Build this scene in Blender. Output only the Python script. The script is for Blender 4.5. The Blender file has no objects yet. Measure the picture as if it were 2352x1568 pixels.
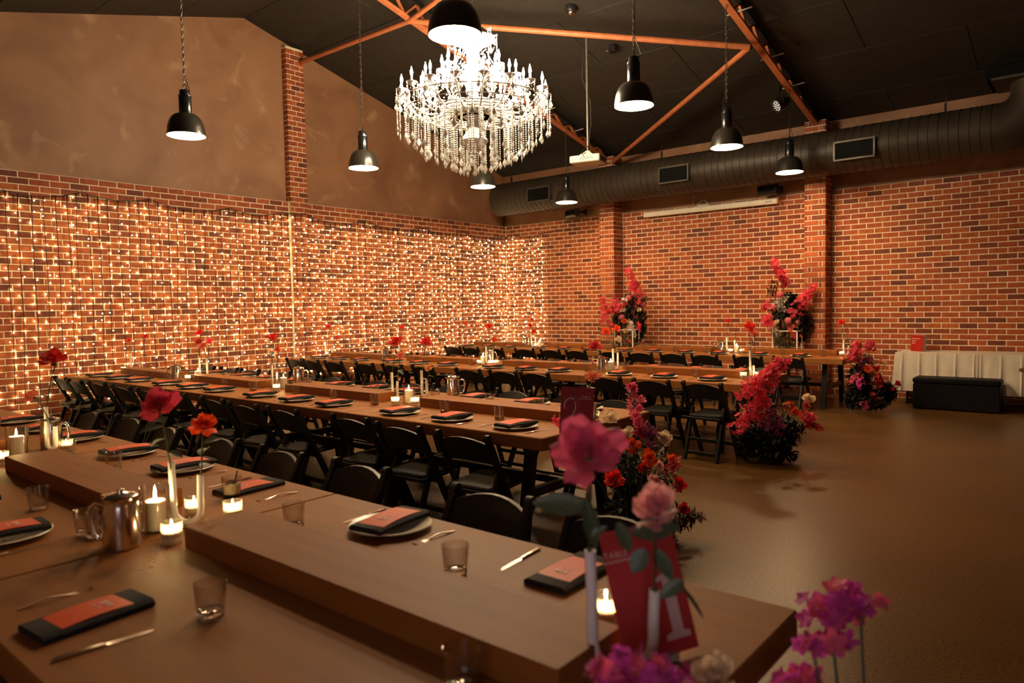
import bpy, bmesh, math, random
from mathutils import Vector, Matrix
random.seed(7)
PI = math.pi
SC = bpy.context.scene
C = SC.collection

# ------------------------------------------------------------------ camera, world, exposure
IMG_W, IMG_H = 2352, 1568
FOCAL_PX = 1634.92
CAM = Vector((10.781, -12.783, 1.581))
YAW, PITCH, ROLL = math.radians(-39.817), math.radians(-2.8165), math.radians(-1.0344)
_f = Vector((math.cos(PITCH)*math.sin(YAW), math.cos(PITCH)*math.cos(YAW), math.sin(PITCH)))
_r0 = Vector((math.cos(YAW), -math.sin(YAW), 0.0))
_u0 = _r0.cross(_f)
_r = _r0*math.cos(ROLL) + _u0*math.sin(ROLL)
_u = -_r0*math.sin(ROLL) + _u0*math.cos(ROLL)
cam_data = bpy.data.cameras.new('camera')
cam_data.sensor_width = 36.0
cam_data.lens = FOCAL_PX/IMG_W*36.0
cam_data.clip_start = 0.05
cam_data.dof.use_dof = True
cam_data.dof.focus_distance = 6.2
cam_data.dof.aperture_fstop = 2.2
cam = bpy.data.objects.new('camera', cam_data)
C.objects.link(cam)
cam.matrix_world = Matrix(((_r.x, _u.x, -_f.x, CAM.x), (_r.y, _u.y, -_f.y, CAM.y), (_r.z, _u.z, -_f.z, CAM.z), (0, 0, 0, 1)))
SC.camera = cam

world = bpy.data.worlds.new('world')
SC.world = world
world.use_nodes = True
world.node_tree.nodes['Background'].inputs[0].default_value = (0.9, 0.75, 0.55, 1)
world.node_tree.nodes['Background'].inputs[1].default_value = 0.0

SC.view_settings.view_transform = 'Standard'
SC.view_settings.look = 'None'
SC.view_settings.gamma = 1.0
SC.view_settings.use_curve_mapping = False
SC.view_settings.exposure = 0.0
SC.cycles.use_denoising = True
SC.cycles.use_adaptive_sampling = True
SC.cycles.adaptive_threshold = .12
SC.cycles.adaptive_min_samples = 16
SC.cycles.max_bounces = 6
SC.cycles.diffuse_bounces = 2
SC.cycles.glossy_bounces = 2
SC.cycles.transmission_bounces = 6
SC.cycles.transparent_max_bounces = 12
SC.cycles.caustics_reflective = False
SC.cycles.caustics_refractive = False
SC.cycles.sample_clamp_indirect = 4.0

# strength of the lamps the room has
PENDANT = 178.0
FAIRY = 56.0
CHAND = 1000.0
CANDLE = 850.0
DUSK = 2.2

# ------------------------------------------------------------------ points in the room, read off the photograph's rays
def ray(px, py):
    return _f + _r*((px-IMG_W/2)/FOCAL_PX) - _u*((py-IMG_H/2)/FOCAL_PX)
def at_z(px, py, z):
    d = ray(px, py); return CAM + d*((z-CAM.z)/d.z)
def at_x(px, py, x):
    d = ray(px, py); return CAM + d*((x-CAM.x)/d.x)
def at_y(px, py, y):
    d = ray(px, py); return CAM + d*((y-CAM.y)/d.y)
def at_d(px, py, dep):
    return CAM + ray(px, py)*dep

# ------------------------------------------------------------------ mesh building
class MB:
    def __init__(s):
        s.v = []; s.f = []
    def add(s, vs, fs, M=None):
        o = len(s.v)
        if M is not None:
            vs = [M @ Vector(v) for v in vs]
        s.v.extend([tuple(v) for v in vs])
        s.f.extend([tuple(i+o for i in f) for f in fs])
        return s
    def box(s, c, d, M=None):
        x, y, z = d[0]/2, d[1]/2, d[2]/2
        vs = [(c[0]+a*x, c[1]+b*y, c[2]+e*z) for e in (-1, 1) for b in (-1, 1) for a in (-1, 1)]
        return s.add(vs, [(0,2,3,1),(4,5,7,6),(0,1,5,4),(2,6,7,3),(0,4,6,2),(1,3,7,5)], M)
    def cbox(s, c, d, ch=.004, M=None):
        x, y, z = d[0]/2, d[1]/2, d[2]/2
        pts = []
        for a in (-1, 1):
            for b in (-1, 1):
                for e in (-1, 1):
                    pts += [(c[0]+a*(x-ch), c[1]+b*(y-ch), c[2]+e*z), (c[0]+a*(x-ch), c[1]+b*y, c[2]+e*(z-ch)), (c[0]+a*x, c[1]+b*(y-ch), c[2]+e*(z-ch))]
        return s.hull(pts, M)
    def hull(s, pts, M=None):
        bm = bmesh.new()
        for p in pts: bm.verts.new(p)
        bmesh.ops.convex_hull(bm, input=bm.verts[:])
        bmesh.ops.dissolve_limit(bm, angle_limit=.01, verts=bm.verts[:], edges=bm.edges[:])
        bm.verts.index_update()
        vs = [v.co[:] for v in bm.verts]; fs = [[v.index for v in f.verts] for f in bm.faces]
        bm.free()
        return s.add(vs, fs, M)
    def bar(s, p0, p1, w, t, side=(1,0,0), ch=0):
        p0, p1 = Vector(p0), Vector(p1)
        d = (p1-p0); L = d.length; d.normalize()
        a = Vector(side); a = (a - d*a.dot(d)).normalized(); b = d.cross(a)
        M = Matrix(((a.x,b.x,d.x,p0.x),(a.y,b.y,d.y,p0.y),(a.z,b.z,d.z,p0.z),(0,0,0,1)))
        return s.cbox((0,0,L/2), (w,t,L), ch, M) if ch else s.box((0,0,L/2), (w,t,L), M)
    def tube(s, pts, r, n=8, cap=True):
        pts = [Vector(p) for p in pts]; k = len(pts)
        rs = r if isinstance(r, (list, tuple)) else [r]*k
        t0 = (pts[1]-pts[0]).normalized()
        a = Vector((0,0,1)) if abs(t0.z) < .9 else Vector((1,0,0))
        a = (a - t0*a.dot(t0)).normalized()
        vs = []; fs = []
        for i in range(k):
            t = (pts[min(i+1,k-1)]-pts[max(i-1,0)])
            t = t.normalized() if t.length > 1e-9 else t0
            a = (a - t*a.dot(t)); a = a.normalized() if a.length > 1e-6 else t.orthogonal().normalized()
            b = t.cross(a)
            for j in range(n):
                an = 2*PI*j/n
                vs.append(pts[i] + (a*math.cos(an)+b*math.sin(an))*rs[i])
        for i in range(k-1):
            for j in range(n):
                fs.append((i*n+j, i*n+(j+1)%n, (i+1)*n+(j+1)%n, (i+1)*n+j))
        if cap:
            fs.append(tuple(range(n-1,-1,-1))); fs.append(tuple((k-1)*n+j for j in range(n)))
        return s.add(vs, fs)
    def lathe(s, prof, n=24, M=None, rib=0, ribf=None):
        vs = []; fs = []; k = len(prof)
        for i, (r, z) in enumerate(prof):
            for j in range(n):
                an = 2*PI*j/n
                rr = r
                if rib and ribf and ribf(i): rr = r - (rib if j % 2 else 0)
                vs.append((rr*math.cos(an), rr*math.sin(an), z))
        for i in range(k-1):
            for j in range(n):
                fs.append((i*n+j, i*n+(j+1)%n, (i+1)*n+(j+1)%n, (i+1)*n+j))
        if prof[0][0] > 1e-6: fs.append(tuple(range(n-1,-1,-1)))
        if prof[-1][0] > 1e-6: fs.append(tuple((k-1)*n+j for j in range(n)))
        return s.add(vs, fs, M)
    def grid(s, rows, M=None, closed=False):
        m = len(rows[0]); vs = [p for r in rows for p in r]; fs = []
        for i in range(len(rows)-1):
            for j in range(m if closed else m-1):
                fs.append((i*m+j, i*m+(j+1)%m, (i+1)*m+(j+1)%m, (i+1)*m+j))
        return s.add(vs, fs, M)
    def prism(s, poly, z0, z1, M=None):
        n = len(poly)
        vs = [(x,y,z0) for x,y in poly]+[(x,y,z1) for x,y in poly]
        fs = [tuple(range(n-1,-1,-1)), tuple(range(n,2*n))]+[(i,(i+1)%n,n+(i+1)%n,n+i) for i in range(n)]
        return s.add(vs, fs, M)
    def ball(s, c, r, n=8, m=5, M=None):
        prof = [(r*math.sin(PI*i/m) if 0 < i < m else 1e-7, -r*math.cos(PI*i/m)) for i in range(m+1)]
        T = Matrix.Translation(c)
        return s.lathe(prof, n, T if M is None else M @ T)
    def mesh(s, name, smooth=35, mat=None):
        me = bpy.data.meshes.new(name)
        me.from_pydata(s.v, [], s.f)
        me.update()
        if smooth:
            me.polygons.foreach_set('use_smooth', [True]*len(me.polygons))
            me.set_sharp_from_angle(angle=math.radians(smooth))
        if mat is not None: me.materials.append(mat)
        return me

def link(name, data, parent=None, loc=(0,0,0), rot=(0,0,0), scale=None, mat=None):
    o = bpy.data.objects.new(name, data); C.objects.link(o)
    if parent is not None: o.parent = parent
    o.location = loc; o.rotation_euler = rot
    if scale is not None: o.scale = scale if hasattr(scale, '__len__') else (scale,)*3
    if mat is not None and data is not None:
        if len(data.materials) == 0: data.materials.append(mat)
        elif data.materials[0] != mat:
            o.material_slots[0].link = 'OBJECT'; o.material_slots[0].material = mat
    return o
def tag(o, label=None, cat=None, group=None, kind=None):
    if label: o['label'] = label
    if cat: o['category'] = cat
    if group: o['group'] = group
    if kind: o['kind'] = kind
    return o
def thing(name, label, cat, loc=(0,0,0), rotz=0.0, group=None):
    o = link(name, None, None, loc, (0,0,rotz)); o.empty_display_size = .1
    return tag(o, label, cat, group)
def inst(recipe, name, label, cat, loc, rotz=0.0, group=None):
    """a thing with its parts; recipe = [(part name, mesh, [(sub name, mesh), ...]), ...]; meshes are shared between copies"""
    root = thing(name, label, cat, loc, rotz, group)
    for part in recipe:
        p = link(part[0], part[1], root)
        for sub in (part[2] if len(part) > 2 else ()):
            link(sub[0], sub[1], p)
    return root
def struct(name, data, parent=None, **k):
    o = link(name, data, parent, **k)
    if parent is None: o['kind'] = 'structure'
    return o
ORD = ['first','second','third','fourth','fifth','sixth','seventh','eighth','ninth','tenth','eleventh','twelfth','thirteenth','fourteenth']

# ------------------------------------------------------------------ materials
def nodes(name):
    m = bpy.data.materials.new(name); m.use_nodes = True
    nt = m.node_tree; b = nt.nodes['Principled BSDF']
    return m, nt, b
def pbr(name, col, rough=.5, metal=0.0, var=.18, scale=8.0, bump=0.0, bscale=40.0, stretch=(1,1,1), coat=0.0, trans=0.0, ior=1.45, sss=0.0, col2=None, rvar=0.0, obj_random=0.0, coords='Object'):
    m, nt, b = nodes(name); N = nt.nodes; K = nt.links
    tc = N.new('ShaderNodeTexCoord'); mp = N.new('ShaderNodeMapping'); mp.inputs['Scale'].default_value = stretch
    K.new(tc.outputs[coords], mp.inputs['Vector'])
    nz = N.new('ShaderNodeTexNoise'); nz.inputs['Scale'].default_value = scale; nz.inputs['Detail'].default_value = 5
    K.new(mp.outputs[0], nz.inputs['Vector'])
    rp = N.new('ShaderNodeValToRGB'); rp.color_ramp.elements[0].position = .3; rp.color_ramp.elements[1].position = .7
    a = tuple(c*(1-var) for c in col); z = col2 if col2 else tuple(min(1, c*(1+var)) for c in col)
    rp.color_ramp.elements[0].color = (*a, 1); rp.color_ramp.elements[1].color = (*z, 1)
    K.new(nz.outputs['Fac'], rp.inputs['Fac'])
    src = rp.outputs['Color']
    if obj_random:
        oi = N.new('ShaderNodeObjectInfo'); hs = N.new('ShaderNodeHueSaturation'); ma = N.new('ShaderNodeMapRange')
        ma.inputs['To Min'].default_value = 1-obj_random; ma.inputs['To Max'].default_value = 1+obj_random
        K.new(oi.outputs['Random'], ma.inputs['Value']); K.new(ma.outputs[0], hs.inputs['Value']); K.new(src, hs.inputs['Color']); src = hs.outputs['Color']
    K.new(src, b.inputs['Base Color'])
    b.inputs['Roughness'].default_value = rough; b.inputs['Metallic'].default_value = metal
    b.inputs['IOR'].default_value = ior
    if rvar:
        mr = N.new('ShaderNodeMapRange'); mr.inputs['To Min'].default_value = max(0, rough-rvar); mr.inputs['To Max'].default_value = rough+rvar
        K.new(nz.outputs['Fac'], mr.inputs['Value']); K.new(mr.outputs[0], b.inputs['Roughness'])
    if coat: b.inputs['Coat Weight'].default_value = coat; b.inputs['Coat Roughness'].default_value = .12
    if trans: b.inputs['Transmission Weight'].default_value = trans
    if sss:
        b.inputs['Subsurface Weight'].default_value = sss; b.inputs['Subsurface Radius'].default_value = (.02,.012,.006); b.inputs['Subsurface Scale'].default_value = .5
    if bump:
        n2 = N.new('ShaderNodeTexNoise'); n2.inputs['Scale'].default_value = bscale; n2.inputs['Detail'].default_value = 4
        K.new(mp.outputs[0], n2.inputs['Vector'])
        bp = N.new('ShaderNodeBump'); bp.inputs['Strength'].default_value = bump; bp.inputs['Distance'].default_value = .01
        K.new(n2.outputs['Fac'], bp.inputs['Height']); K.new(bp.outputs[0], b.inputs['Normal'])
    return m
def emit(name, col, strength, base=(.8,.8,.8)):
    m, nt, b = nodes(name)
    nz = nt.nodes.new('ShaderNodeTexNoise'); nz.inputs['Scale'].default_value = 3
    b.inputs['Base Color'].default_value = (*base, 1)
    b.inputs['Emission Color'].default_value = (*col, 1); b.inputs['Emission Strength'].default_value = strength
    return m
def thin_glass(name, tint=(1,1,1), refl=.06, frost=0.0):
    m = bpy.data.materials.new(name); m.use_nodes = True; nt = m.node_tree; N = nt.nodes; K = nt.links
    N.remove(N['Principled BSDF']); out = N['Material Output']
    tr = N.new('ShaderNodeBsdfTransparent'); tr.inputs[0].default_value = (*tint, 1)
    gl = N.new('ShaderNodeBsdfGlossy'); gl.inputs['Roughness'].default_value = .03
    lw = N.new('ShaderNodeLayerWeight'); lw.inputs['Blend'].default_value = .35
    ad = N.new('ShaderNodeMath'); ad.operation = 'MULTIPLY_ADD'; ad.inputs[1].default_value = .55; ad.inputs[2].default_value = refl; ad.use_clamp = True
    mx = N.new('ShaderNodeMixShader')
    K.new(lw.outputs['Facing'], ad.inputs[0]); K.new(ad.outputs[0], mx.inputs[0]); K.new(tr.outputs[0], mx.inputs[1]); K.new(gl.outputs[0], mx.inputs[2]); K.new(mx.outputs[0], out.inputs['Surface'])
    if frost:
        tl = N.new('ShaderNodeBsdfTranslucent'); tl.inputs[0].default_value = (*tint, 1); m2 = N.new('ShaderNodeMixShader'); m2.inputs[0].default_value = frost
        K.new(mx.outputs[0], m2.inputs[1]); K.new(tl.outputs[0], m2.inputs[2]); K.new(m2.outputs[0], out.inputs['Surface'])
    return m
def brick_mat():
    m, nt, b = nodes('fired_brick'); N = nt.nodes; K = nt.links
    oi = N.new('ShaderNodeObjectInfo'); ge = N.new('ShaderNodeNewGeometry')
    ad = N.new('ShaderNodeMath'); ad.operation = 'ADD'; fr = N.new('ShaderNodeMath'); fr.operation = 'FRACT'
    K.new(oi.outputs['Random'], ad.inputs[0]); K.new(ge.outputs['Random Per Island'], ad.inputs[1]); K.new(ad.outputs[0], fr.inputs[0])
    rp = N.new('ShaderNodeValToRGB'); cr = rp.color_ramp
    cr.elements[0].position = 0; cr.elements[0].color = (.13,.028,.010,1)
    cr.elements[1].position = 1; cr.elements[1].color = (.44,.115,.026,1)
    e = cr.elements.new(.18); e.color = (.22,.044,.013,1)
    e = cr.elements.new(.45); e.color = (.34,.070,.016,1)
    e = cr.elements.new(.75); e.color = (.39,.085,.019,1)
    K.new(fr.outputs[0], rp.inputs['Fac'])
    nz = N.new('ShaderNodeTexNoise'); nz.inputs['Scale'].default_value = 14; nz.inputs['Detail'].default_value = 6; K.new(ge.outputs['Position'], nz.inputs['Vector'])
    hs = N.new('ShaderNodeHueSaturation'); mr = N.new('ShaderNodeMapRange'); mr.inputs['From Min'].default_value = .3; mr.inputs['From Max'].default_value = .7; mr.inputs['To Min'].default_value = .72; mr.inputs['To Max'].default_value = 1.25
    K.new(nz.outputs['Fac'], mr.inputs['Value']); K.new(mr.outputs[0], hs.inputs['Value']); K.new(rp.outputs['Color'], hs.inputs['Color']); K.new(hs.outputs['Color'], b.inputs['Base Color'])
    b.inputs['Roughness'].default_value = .72
    n2 = N.new('ShaderNodeTexNoise'); n2.inputs['Scale'].default_value = 120; n2.inputs['Detail'].default_value = 4; K.new(ge.outputs['Position'], n2.inputs['Vector'])
    bp = N.new('ShaderNodeBump'); bp.inputs['Strength'].default_value = .25; bp.inputs['Distance'].default_value = .004
    K.new(n2.outputs['Fac'], bp.inputs['Height']); K.new(bp.outputs[0], b.inputs['Normal'])
    return m
def floor_mat():
    m, nt, b = nodes('polished_concrete'); N = nt.nodes; K = nt.links
    ge = N.new('ShaderNodeNewGeometry')
    v = N.new('ShaderNodeTexVoronoi'); v.inputs['Scale'].default_value = 55; K.new(ge.outputs['Position'], v.inputs['Vector'])
    n1 = N.new('ShaderNodeTexNoise'); n1.inputs['Scale'].default_value = 62; n1.inputs['Detail'].default_value = 8; n1.inputs['Roughness'].default_value = .75; K.new(ge.outputs['Position'], n1.inputs['Vector'])
    n2 = N.new('ShaderNodeTexNoise'); n2.inputs['Scale'].default_value = .9; n2.inputs['Detail'].default_value = 4; K.new(ge.outputs['Position'], n2.inputs['Vector'])
    r1 = N.new('ShaderNodeValToRGB'); c = r1.color_ramp
    c.elements[0].position = .36; c.elements[0].color = (.022,.0105,.003,1); c.elements[1].position = .60; c.elements[1].color = (.145,.072,.019,1)
    K.new(n1.outputs['Fac'], r1.inputs['Fac'])
    r2 = N.new('ShaderNodeValToRGB'); c = r2.color_ramp
    c.elements[0].position = .3; c.elements[0].color = (.72,.72,.72,1); c.elements[1].position = .7; c.elements[1].color = (1.12,1.08,1.0,1)
    K.new(n2.outputs['Fac'], r2.inputs['Fac'])
    mx = N.new('ShaderNodeMix'); mx.data_type = 'RGBA'; mx.blend_type = 'MULTIPLY'; mx.inputs[0].default_value = 1
    K.new(r1.outputs['Color'], mx.inputs[6]); K.new(r2.outputs['Color'], mx.inputs[7]); K.new(mx.outputs[2], b.inputs['Base Color'])
    b.inputs['Roughness'].default_value = .34
    b.inputs['Specular IOR Level'].default_value = .30
    mr = N.new('ShaderNodeMapRange'); mr.inputs['To Min'].default_value = .24; mr.inputs['To Max'].default_value = .44; K.new(n2.outputs['Fac'], mr.inputs['Value']); K.new(mr.outputs[0], b.inputs['Roughness'])
    return m
def plaster_mat():
    m, nt, b = nodes('brown_trowelled_plaster'); N = nt.nodes; K = nt.links
    ge = N.new('ShaderNodeNewGeometry')
    n1 = N.new('ShaderNodeTexNoise'); n1.inputs['Scale'].default_value = 1.1; n1.inputs['Detail'].default_value = 5; n1.inputs['Distortion'].default_value = .8; K.new(ge.outputs['Position'], n1.inputs['Vector'])
    n2 = N.new('ShaderNodeTexNoise'); n2.inputs['Scale'].default_value = 2.2; n2.inputs['Detail'].default_value = 3; n2.inputs['Distortion'].default_value = .6; K.new(ge.outputs['Position'], n2.inputs['Vector'])
    r1 = N.new('ShaderNodeValToRGB'); c = r1.color_ramp
    c.elements[0].position = .3; c.elements[0].color = (.24,.105,.050,1); c.elements[1].position = .72; c.elements[1].color = (.38,.19,.095,1)
    K.new(n1.outputs['Fac'], r1.inputs['Fac'])
    r2 = N.new('ShaderNodeValToRGB'); c = r2.color_ramp
    c.elements[0].position = .60; c.elements[0].color = (0,0,0,1); c.elements[1].position = .78; c.elements[1].color = (1,1,1,1)
    K.new(n2.outputs['Fac'], r2.inputs['Fac'])
    mx = N.new('ShaderNodeMix'); mx.data_type = 'RGBA'; mx.inputs[7].default_value = (.52,.31,.17,1)
    ml = N.new('ShaderNodeMath'); ml.operation = 'MULTIPLY'; ml.inputs[1].default_value = .8
    K.new(r2.outputs['Color'], ml.inputs[0]); K.new(ml.outputs[0], mx.inputs[0]); K.new(r1.outputs['Color'], mx.inputs[6]); K.new(mx.outputs[2], b.inputs['Base Color'])
    b.inputs['Roughness'].default_value = .6
    return m

M = {}
M['brick'] = brick_mat()
M['mortar'] = pbr('lime_mortar', (.86,.71,.50), .85, var=.10, scale=25, bump=.3, bscale=90)
M['plaster'] = plaster_mat()
M['floor'] = floor_mat()
M['ceiling'] = pbr('black_ceiling_sheet', (.020,.0155,.011), .7, var=.25, scale=5)
M['black_steel'] = pbr('black_steel', (.014,.013,.013), .42, var=.3)
M['black_steel'].node_tree.nodes['Principled BSDF'].inputs['Specular IOR Level'].default_value = .25
M['oxide'] = pbr('red_oxide_paint', (.42,.125,.045), .5, var=.15, scale=12)
M['duct'] = pbr('dark_spiral_duct', (.052,.038,.026), .48, .25, var=.12, scale=3)
M['vent_black'] = pbr('vent_black', (.008,.008,.008), .6)
M['vent_black'].node_tree.nodes['Principled BSDF'].inputs['Specular IOR Level'].default_value = .05
M['vent_frame'] = pbr('vent_frame_metal', (.12,.10,.08), .4, .5)
M['lamp_black'] = pbr('lamp_black_enamel', (.032,.028,.020), .30, var=.12, coat=.3)
M['lamp_neck'] = pbr('lamp_neck_black', (.010,.010,.011), .28, var=.1, coat=.4)
M['lamp_white'] = pbr('lamp_white_enamel', (.85,.83,.78), .4, var=.03)
M['diffuser'] = emit('lamp_diffuser', (1.0,.64,.33), PENDANT)
M['chain'] = pbr('chain_steel', (.16,.12,.09), .4, .8, var=.2)
M['wood'] = pbr('oiled_timber', (.265,.098,.020), .58, var=.16, scale=4, stretch=(.3,4,4), bump=.02, bscale=30, rvar=.07)
M['wood_end'] = pbr('timber_riser', (.245,.080,.015), .58, var=.16, scale=4, stretch=(.3,4,4), bump=.03, bscale=30)
for _k in ('wood', 'wood_end'): M[_k].node_tree.nodes['Principled BSDF'].inputs['Specular IOR Level'].default_value = .28
M['chair'] = pbr('black_chair_paint', (.0055,.0055,.0058), .42, var=.25, scale=10)
M['pad'] = pbr('black_seat_vinyl', (.009,.0085,.008), .5, var=.25, scale=12, bump=.1, bscale=120)
for _k in ('chair', 'pad'): M[_k].node_tree.nodes['Principled BSDF'].inputs['Specular IOR Level'].default_value = .32
M['plate'] = pbr('cream_stoneware', (.62,.56,.46), .28, var=.06, scale=20)
M['napkin'] = pbr('black_linen', (.008,.0075,.008), .85, var=.3, scale=60, bump=.3, bscale=350)
M['card'] = pbr('coral_red_card', (.70,.075,.020), .5, var=.04, scale=4)
M['card'].node_tree.nodes['Principled BSDF'].inputs['Specular IOR Level'].default_value = .28
M['card_ink'] = pbr('pale_pink_ink', (.86,.62,.60), .6, var=.03)
M['sign_red'] = pbr('crimson_card', (.42,.016,.028), .55, var=.06, scale=5)
M['sign_shade'] = pbr('crimson_card_pale_print', (.47,.045,.06), .55, var=.05)
M['sign_coral'] = pbr('coral_card', (.56,.052,.058), .55, var=.06, scale=5)
M['steel'] = pbr('polished_steel', (.72,.68,.64), .16, 1.0, var=.05, scale=10)
M['cutlery'] = pbr('cutlery_steel', (.62,.56,.50), .22, 1.0, var=.05)
M['glass'] = pbr('clear_glass', (.95,.95,.95), .02, var=.0, trans=1.0, ior=1.46)
M['tumbler_glass'] = thin_glass('tumbler_glass', (.95,.94,.92), .05)
M['thin_glass'] = thin_glass('thin_clear_glass')
M['votive_glass'] = thin_glass('votive_glass', (.98,.95,.88), .16, .22)
M['wax'] = pbr('white_wax', (.88,.82,.68), .55, var=.03, sss=.35)
M['flame'] = emit('candle_flame', (1.0,.66,.26), CANDLE)
M['wick'] = pbr('wick', (.02,.015,.01), .9)
M['vase'] = pbr('white_ceramic', (.80,.76,.74), .35, var=.04, coat=.2)
M['drink'] = pbr('cloudy_lime_drink', (.80,.76,.50), .25, sss=.3, var=.2, scale=60)
M['straw'] = pbr('dark_straw', (.02,.015,.012), .4)
M['linen'] = pbr('white_tablecloth', (.66,.60,.50), .8, var=.08, scale=6, bump=.15, bscale=160)
M['ottoman'] = pbr('black_upholstery', (.006,.006,.008), .55, var=.3, scale=12)
M['ottoman'].node_tree.nodes['Principled BSDF'].inputs['Specular IOR Level'].default_value = .12
M['dark_wood'] = pbr('dark_stained_wood', (.06,.030,.014), .35, var=.3, stretch=(.4,4,4))
M['proj_white'] = pbr('white_plastic', (.50,.46,.38), .45, var=.04)
M['screen_white'] = pbr('cream_screen_case', (.82,.76,.62), .45, var=.04)
M['proj_dark'] = pbr('dark_plastic', (.02,.02,.02), .5)
M['cable'] = pbr('black_cable', (.010,.009,.008), .6)
M['wire'] = pbr('brown_black_wire', (.020,.009,.005), .6)
M['fairy'] = emit('fairy_bulb', (1.0,.83,.40), FAIRY)
M['crystal'] = pbr('crystal', (.97,.97,.95), .08, var=.0, trans=.18, ior=1.5)
M['crystal_bead'] = pbr('crystal_bead', (.97,.97,.95), .12, var=.0, trans=.0, ior=1.5)
M['chand_bulb'] = emit('chandelier_bulb', (1.0,.80,.52), CHAND)
M['chand_glass'] = pbr('chandelier_glass_arm', (.95,.95,.92), .15, var=.0, trans=.1)
M['chrome'] = pbr('chrome', (.75,.74,.70), .15, 1.0, var=.05)
M['dusk'] = emit('dusk_daylight_pane', (1.0,.88,.94), DUSK, (.1,.1,.12))
M['led'] = emit('stage_led', (1,.95,.9), 1.0)
M['stem'] = pbr('rose_stem', (.055,.075,.030), .5, var=.3, scale=20)
M['leaf'] = pbr('rose_leaf', (.075,.105,.055), .42, var=.35, scale=14, obj_random=.25)
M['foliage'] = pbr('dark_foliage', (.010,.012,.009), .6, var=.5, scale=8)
M['foliage_brown'] = pbr('dried_brown_foliage', (.085,.042,.022), .7, var=.5, scale=9)
def petal_mat(name, col, var=.22):
    m = pbr(name, col, .55, var=var, scale=7, sss=.0, obj_random=.12)
    b = m.node_tree.nodes['Principled BSDF']
    b.inputs['Sheen Weight'].default_value = .15
    nt = m.node_tree; N = nt.nodes; K = nt.links
    tl = N.new('ShaderNodeBsdfTranslucent'); mx = N.new('ShaderNodeMixShader'); mx.inputs[0].default_value = .46
    K.new(b.inputs['Base Color'].links[0].from_socket, tl.inputs['Color'])
    K.new(b.outputs[0], mx.inputs[1]); K.new(tl.outputs[0], mx.inputs[2]); K.new(mx.outputs[0], N['Material Output'].inputs['Surface'])
    return m
for nm, c in dict(red=(.74,.026,.014), crimson=(.48,.010,.016), orange=(.84,.085,.014), coral=(.74,.14,.085), salmon=(.78,.22,.13), peach=(.80,.36,.17), cream=(.80,.62,.40), blush=(.82,.36,.34), hotpink=(.90,.13,.25), rosepink=(.86,.07,.13), magenta=(.66,.07,.40), mauve=(.25,.035,.11), white=(.84,.76,.66), coralpink=(.76,.07,.11), dustypink=(.70,.16,.22)).items():
    M['p_'+nm] = petal_mat('petal_'+nm, c)
# ------------------------------------------------------------------ the room shell
ZB = 3.44                      # top of the brickwork, 40 courses
COURSE, BL = .086, .240
RIDGE_Y, RIDGE_Z, SLOPE = -6.43, 6.33, .27
X_END, Y_FRONT = 15.5, -14.1
def roof_z(y): return RIDGE_Z - SLOPE*abs(y-RIDGE_Y)

struct('floor', MB().box((X_END/2-.1, Y_FRONT/2+.1, -.05), (X_END+.6, -Y_FRONT+.6, .1)).mesh('floor', 0, M['floor']))

def ceiling():
    bm = MB()
    for (y0, y1) in ((RIDGE_Y, .3), (RIDGE_Y, Y_FRONT-.2)):
        z0, z1 = roof_z(y0)+.03, roof_z(y1)+.03
        ys = [(-.4, y0, z0), (X_END+.3, y0, z0), (X_END+.3, y1, z1), (-.4, y1, z1)]
        bm.add(ys+[(a, b, c+.08) for a, b, c in ys], [(0,1,2,3),(7,6,5,4),(0,4,5,1),(1,5,6,2),(2,6,7,3),(3,7,4,0)])
    c = struct('ceiling', bm.mesh('ceiling', 0, M['ceiling']))
    pm = MB().cbox((0,0,0), (2.392, 1.192, .012), .004).mesh('ceiling_panel', 0, M['ceiling'])
    ang = math.atan(SLOPE); sl = 1.2*math.cos(ang)
    for side in (1, -1):
        for j in range(6):
            yc = RIDGE_Y + side*sl*(j+.5)
            for i in range(7):
                xc = -.25 + 2.4*(i+.5) - (1.2 if j % 2 else 0)
                link('ceiling_panel', pm, c, (xc, yc, roof_z(yc)+.02), (-side*ang, 0, 0))
ceiling()

def brick_geo(L, H, D=.035, ch=.003):
    """face towards +x, centred at the face; run along y"""
    a, b = L/2, H/2
    vs = [(0, -a+ch, -b+ch), (0, a-ch, -b+ch), (0, a-ch, b-ch), (0, -a+ch, b-ch), (-ch, -a, -b), (-ch, a, -b), (-ch, a, b), (-ch, -a, b), (-D, -a, -b), (-D, a, -b), (-D, a, b), (-D, -a, b)]
    fs = [(0,1,2,3)]+[(4+i, 4+(i+1)%4, (i+1)%4, i) for i in range(4)]+[(8+i, 8+(i+1)%4, 4+(i+1)%4, 4+i) for i in range(4)]
    return vs, fs
BH = .0725
_v, _fc = brick_geo(.227, BH)
BRICK = MB().add(_v, _fc).mesh('brick', 0, M['brick'])
def lay(phase, lo, hi, row):
    """brick spans in one course between lo and hi; the top course has joints at phase + i*BL"""
    p = phase + (BL/2 if row % 2 else 0)
    k = math.floor((lo-p)/BL); out = []
    while True:
        a, b = p+k*BL+.0065, p+(k+1)*BL-.0065
        if a > hi: break
        a, b = max(a, lo+.0065), min(b, hi-.0065)
        if b-a > .03: out.append((a, b))
        k += 1
    return out
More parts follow.
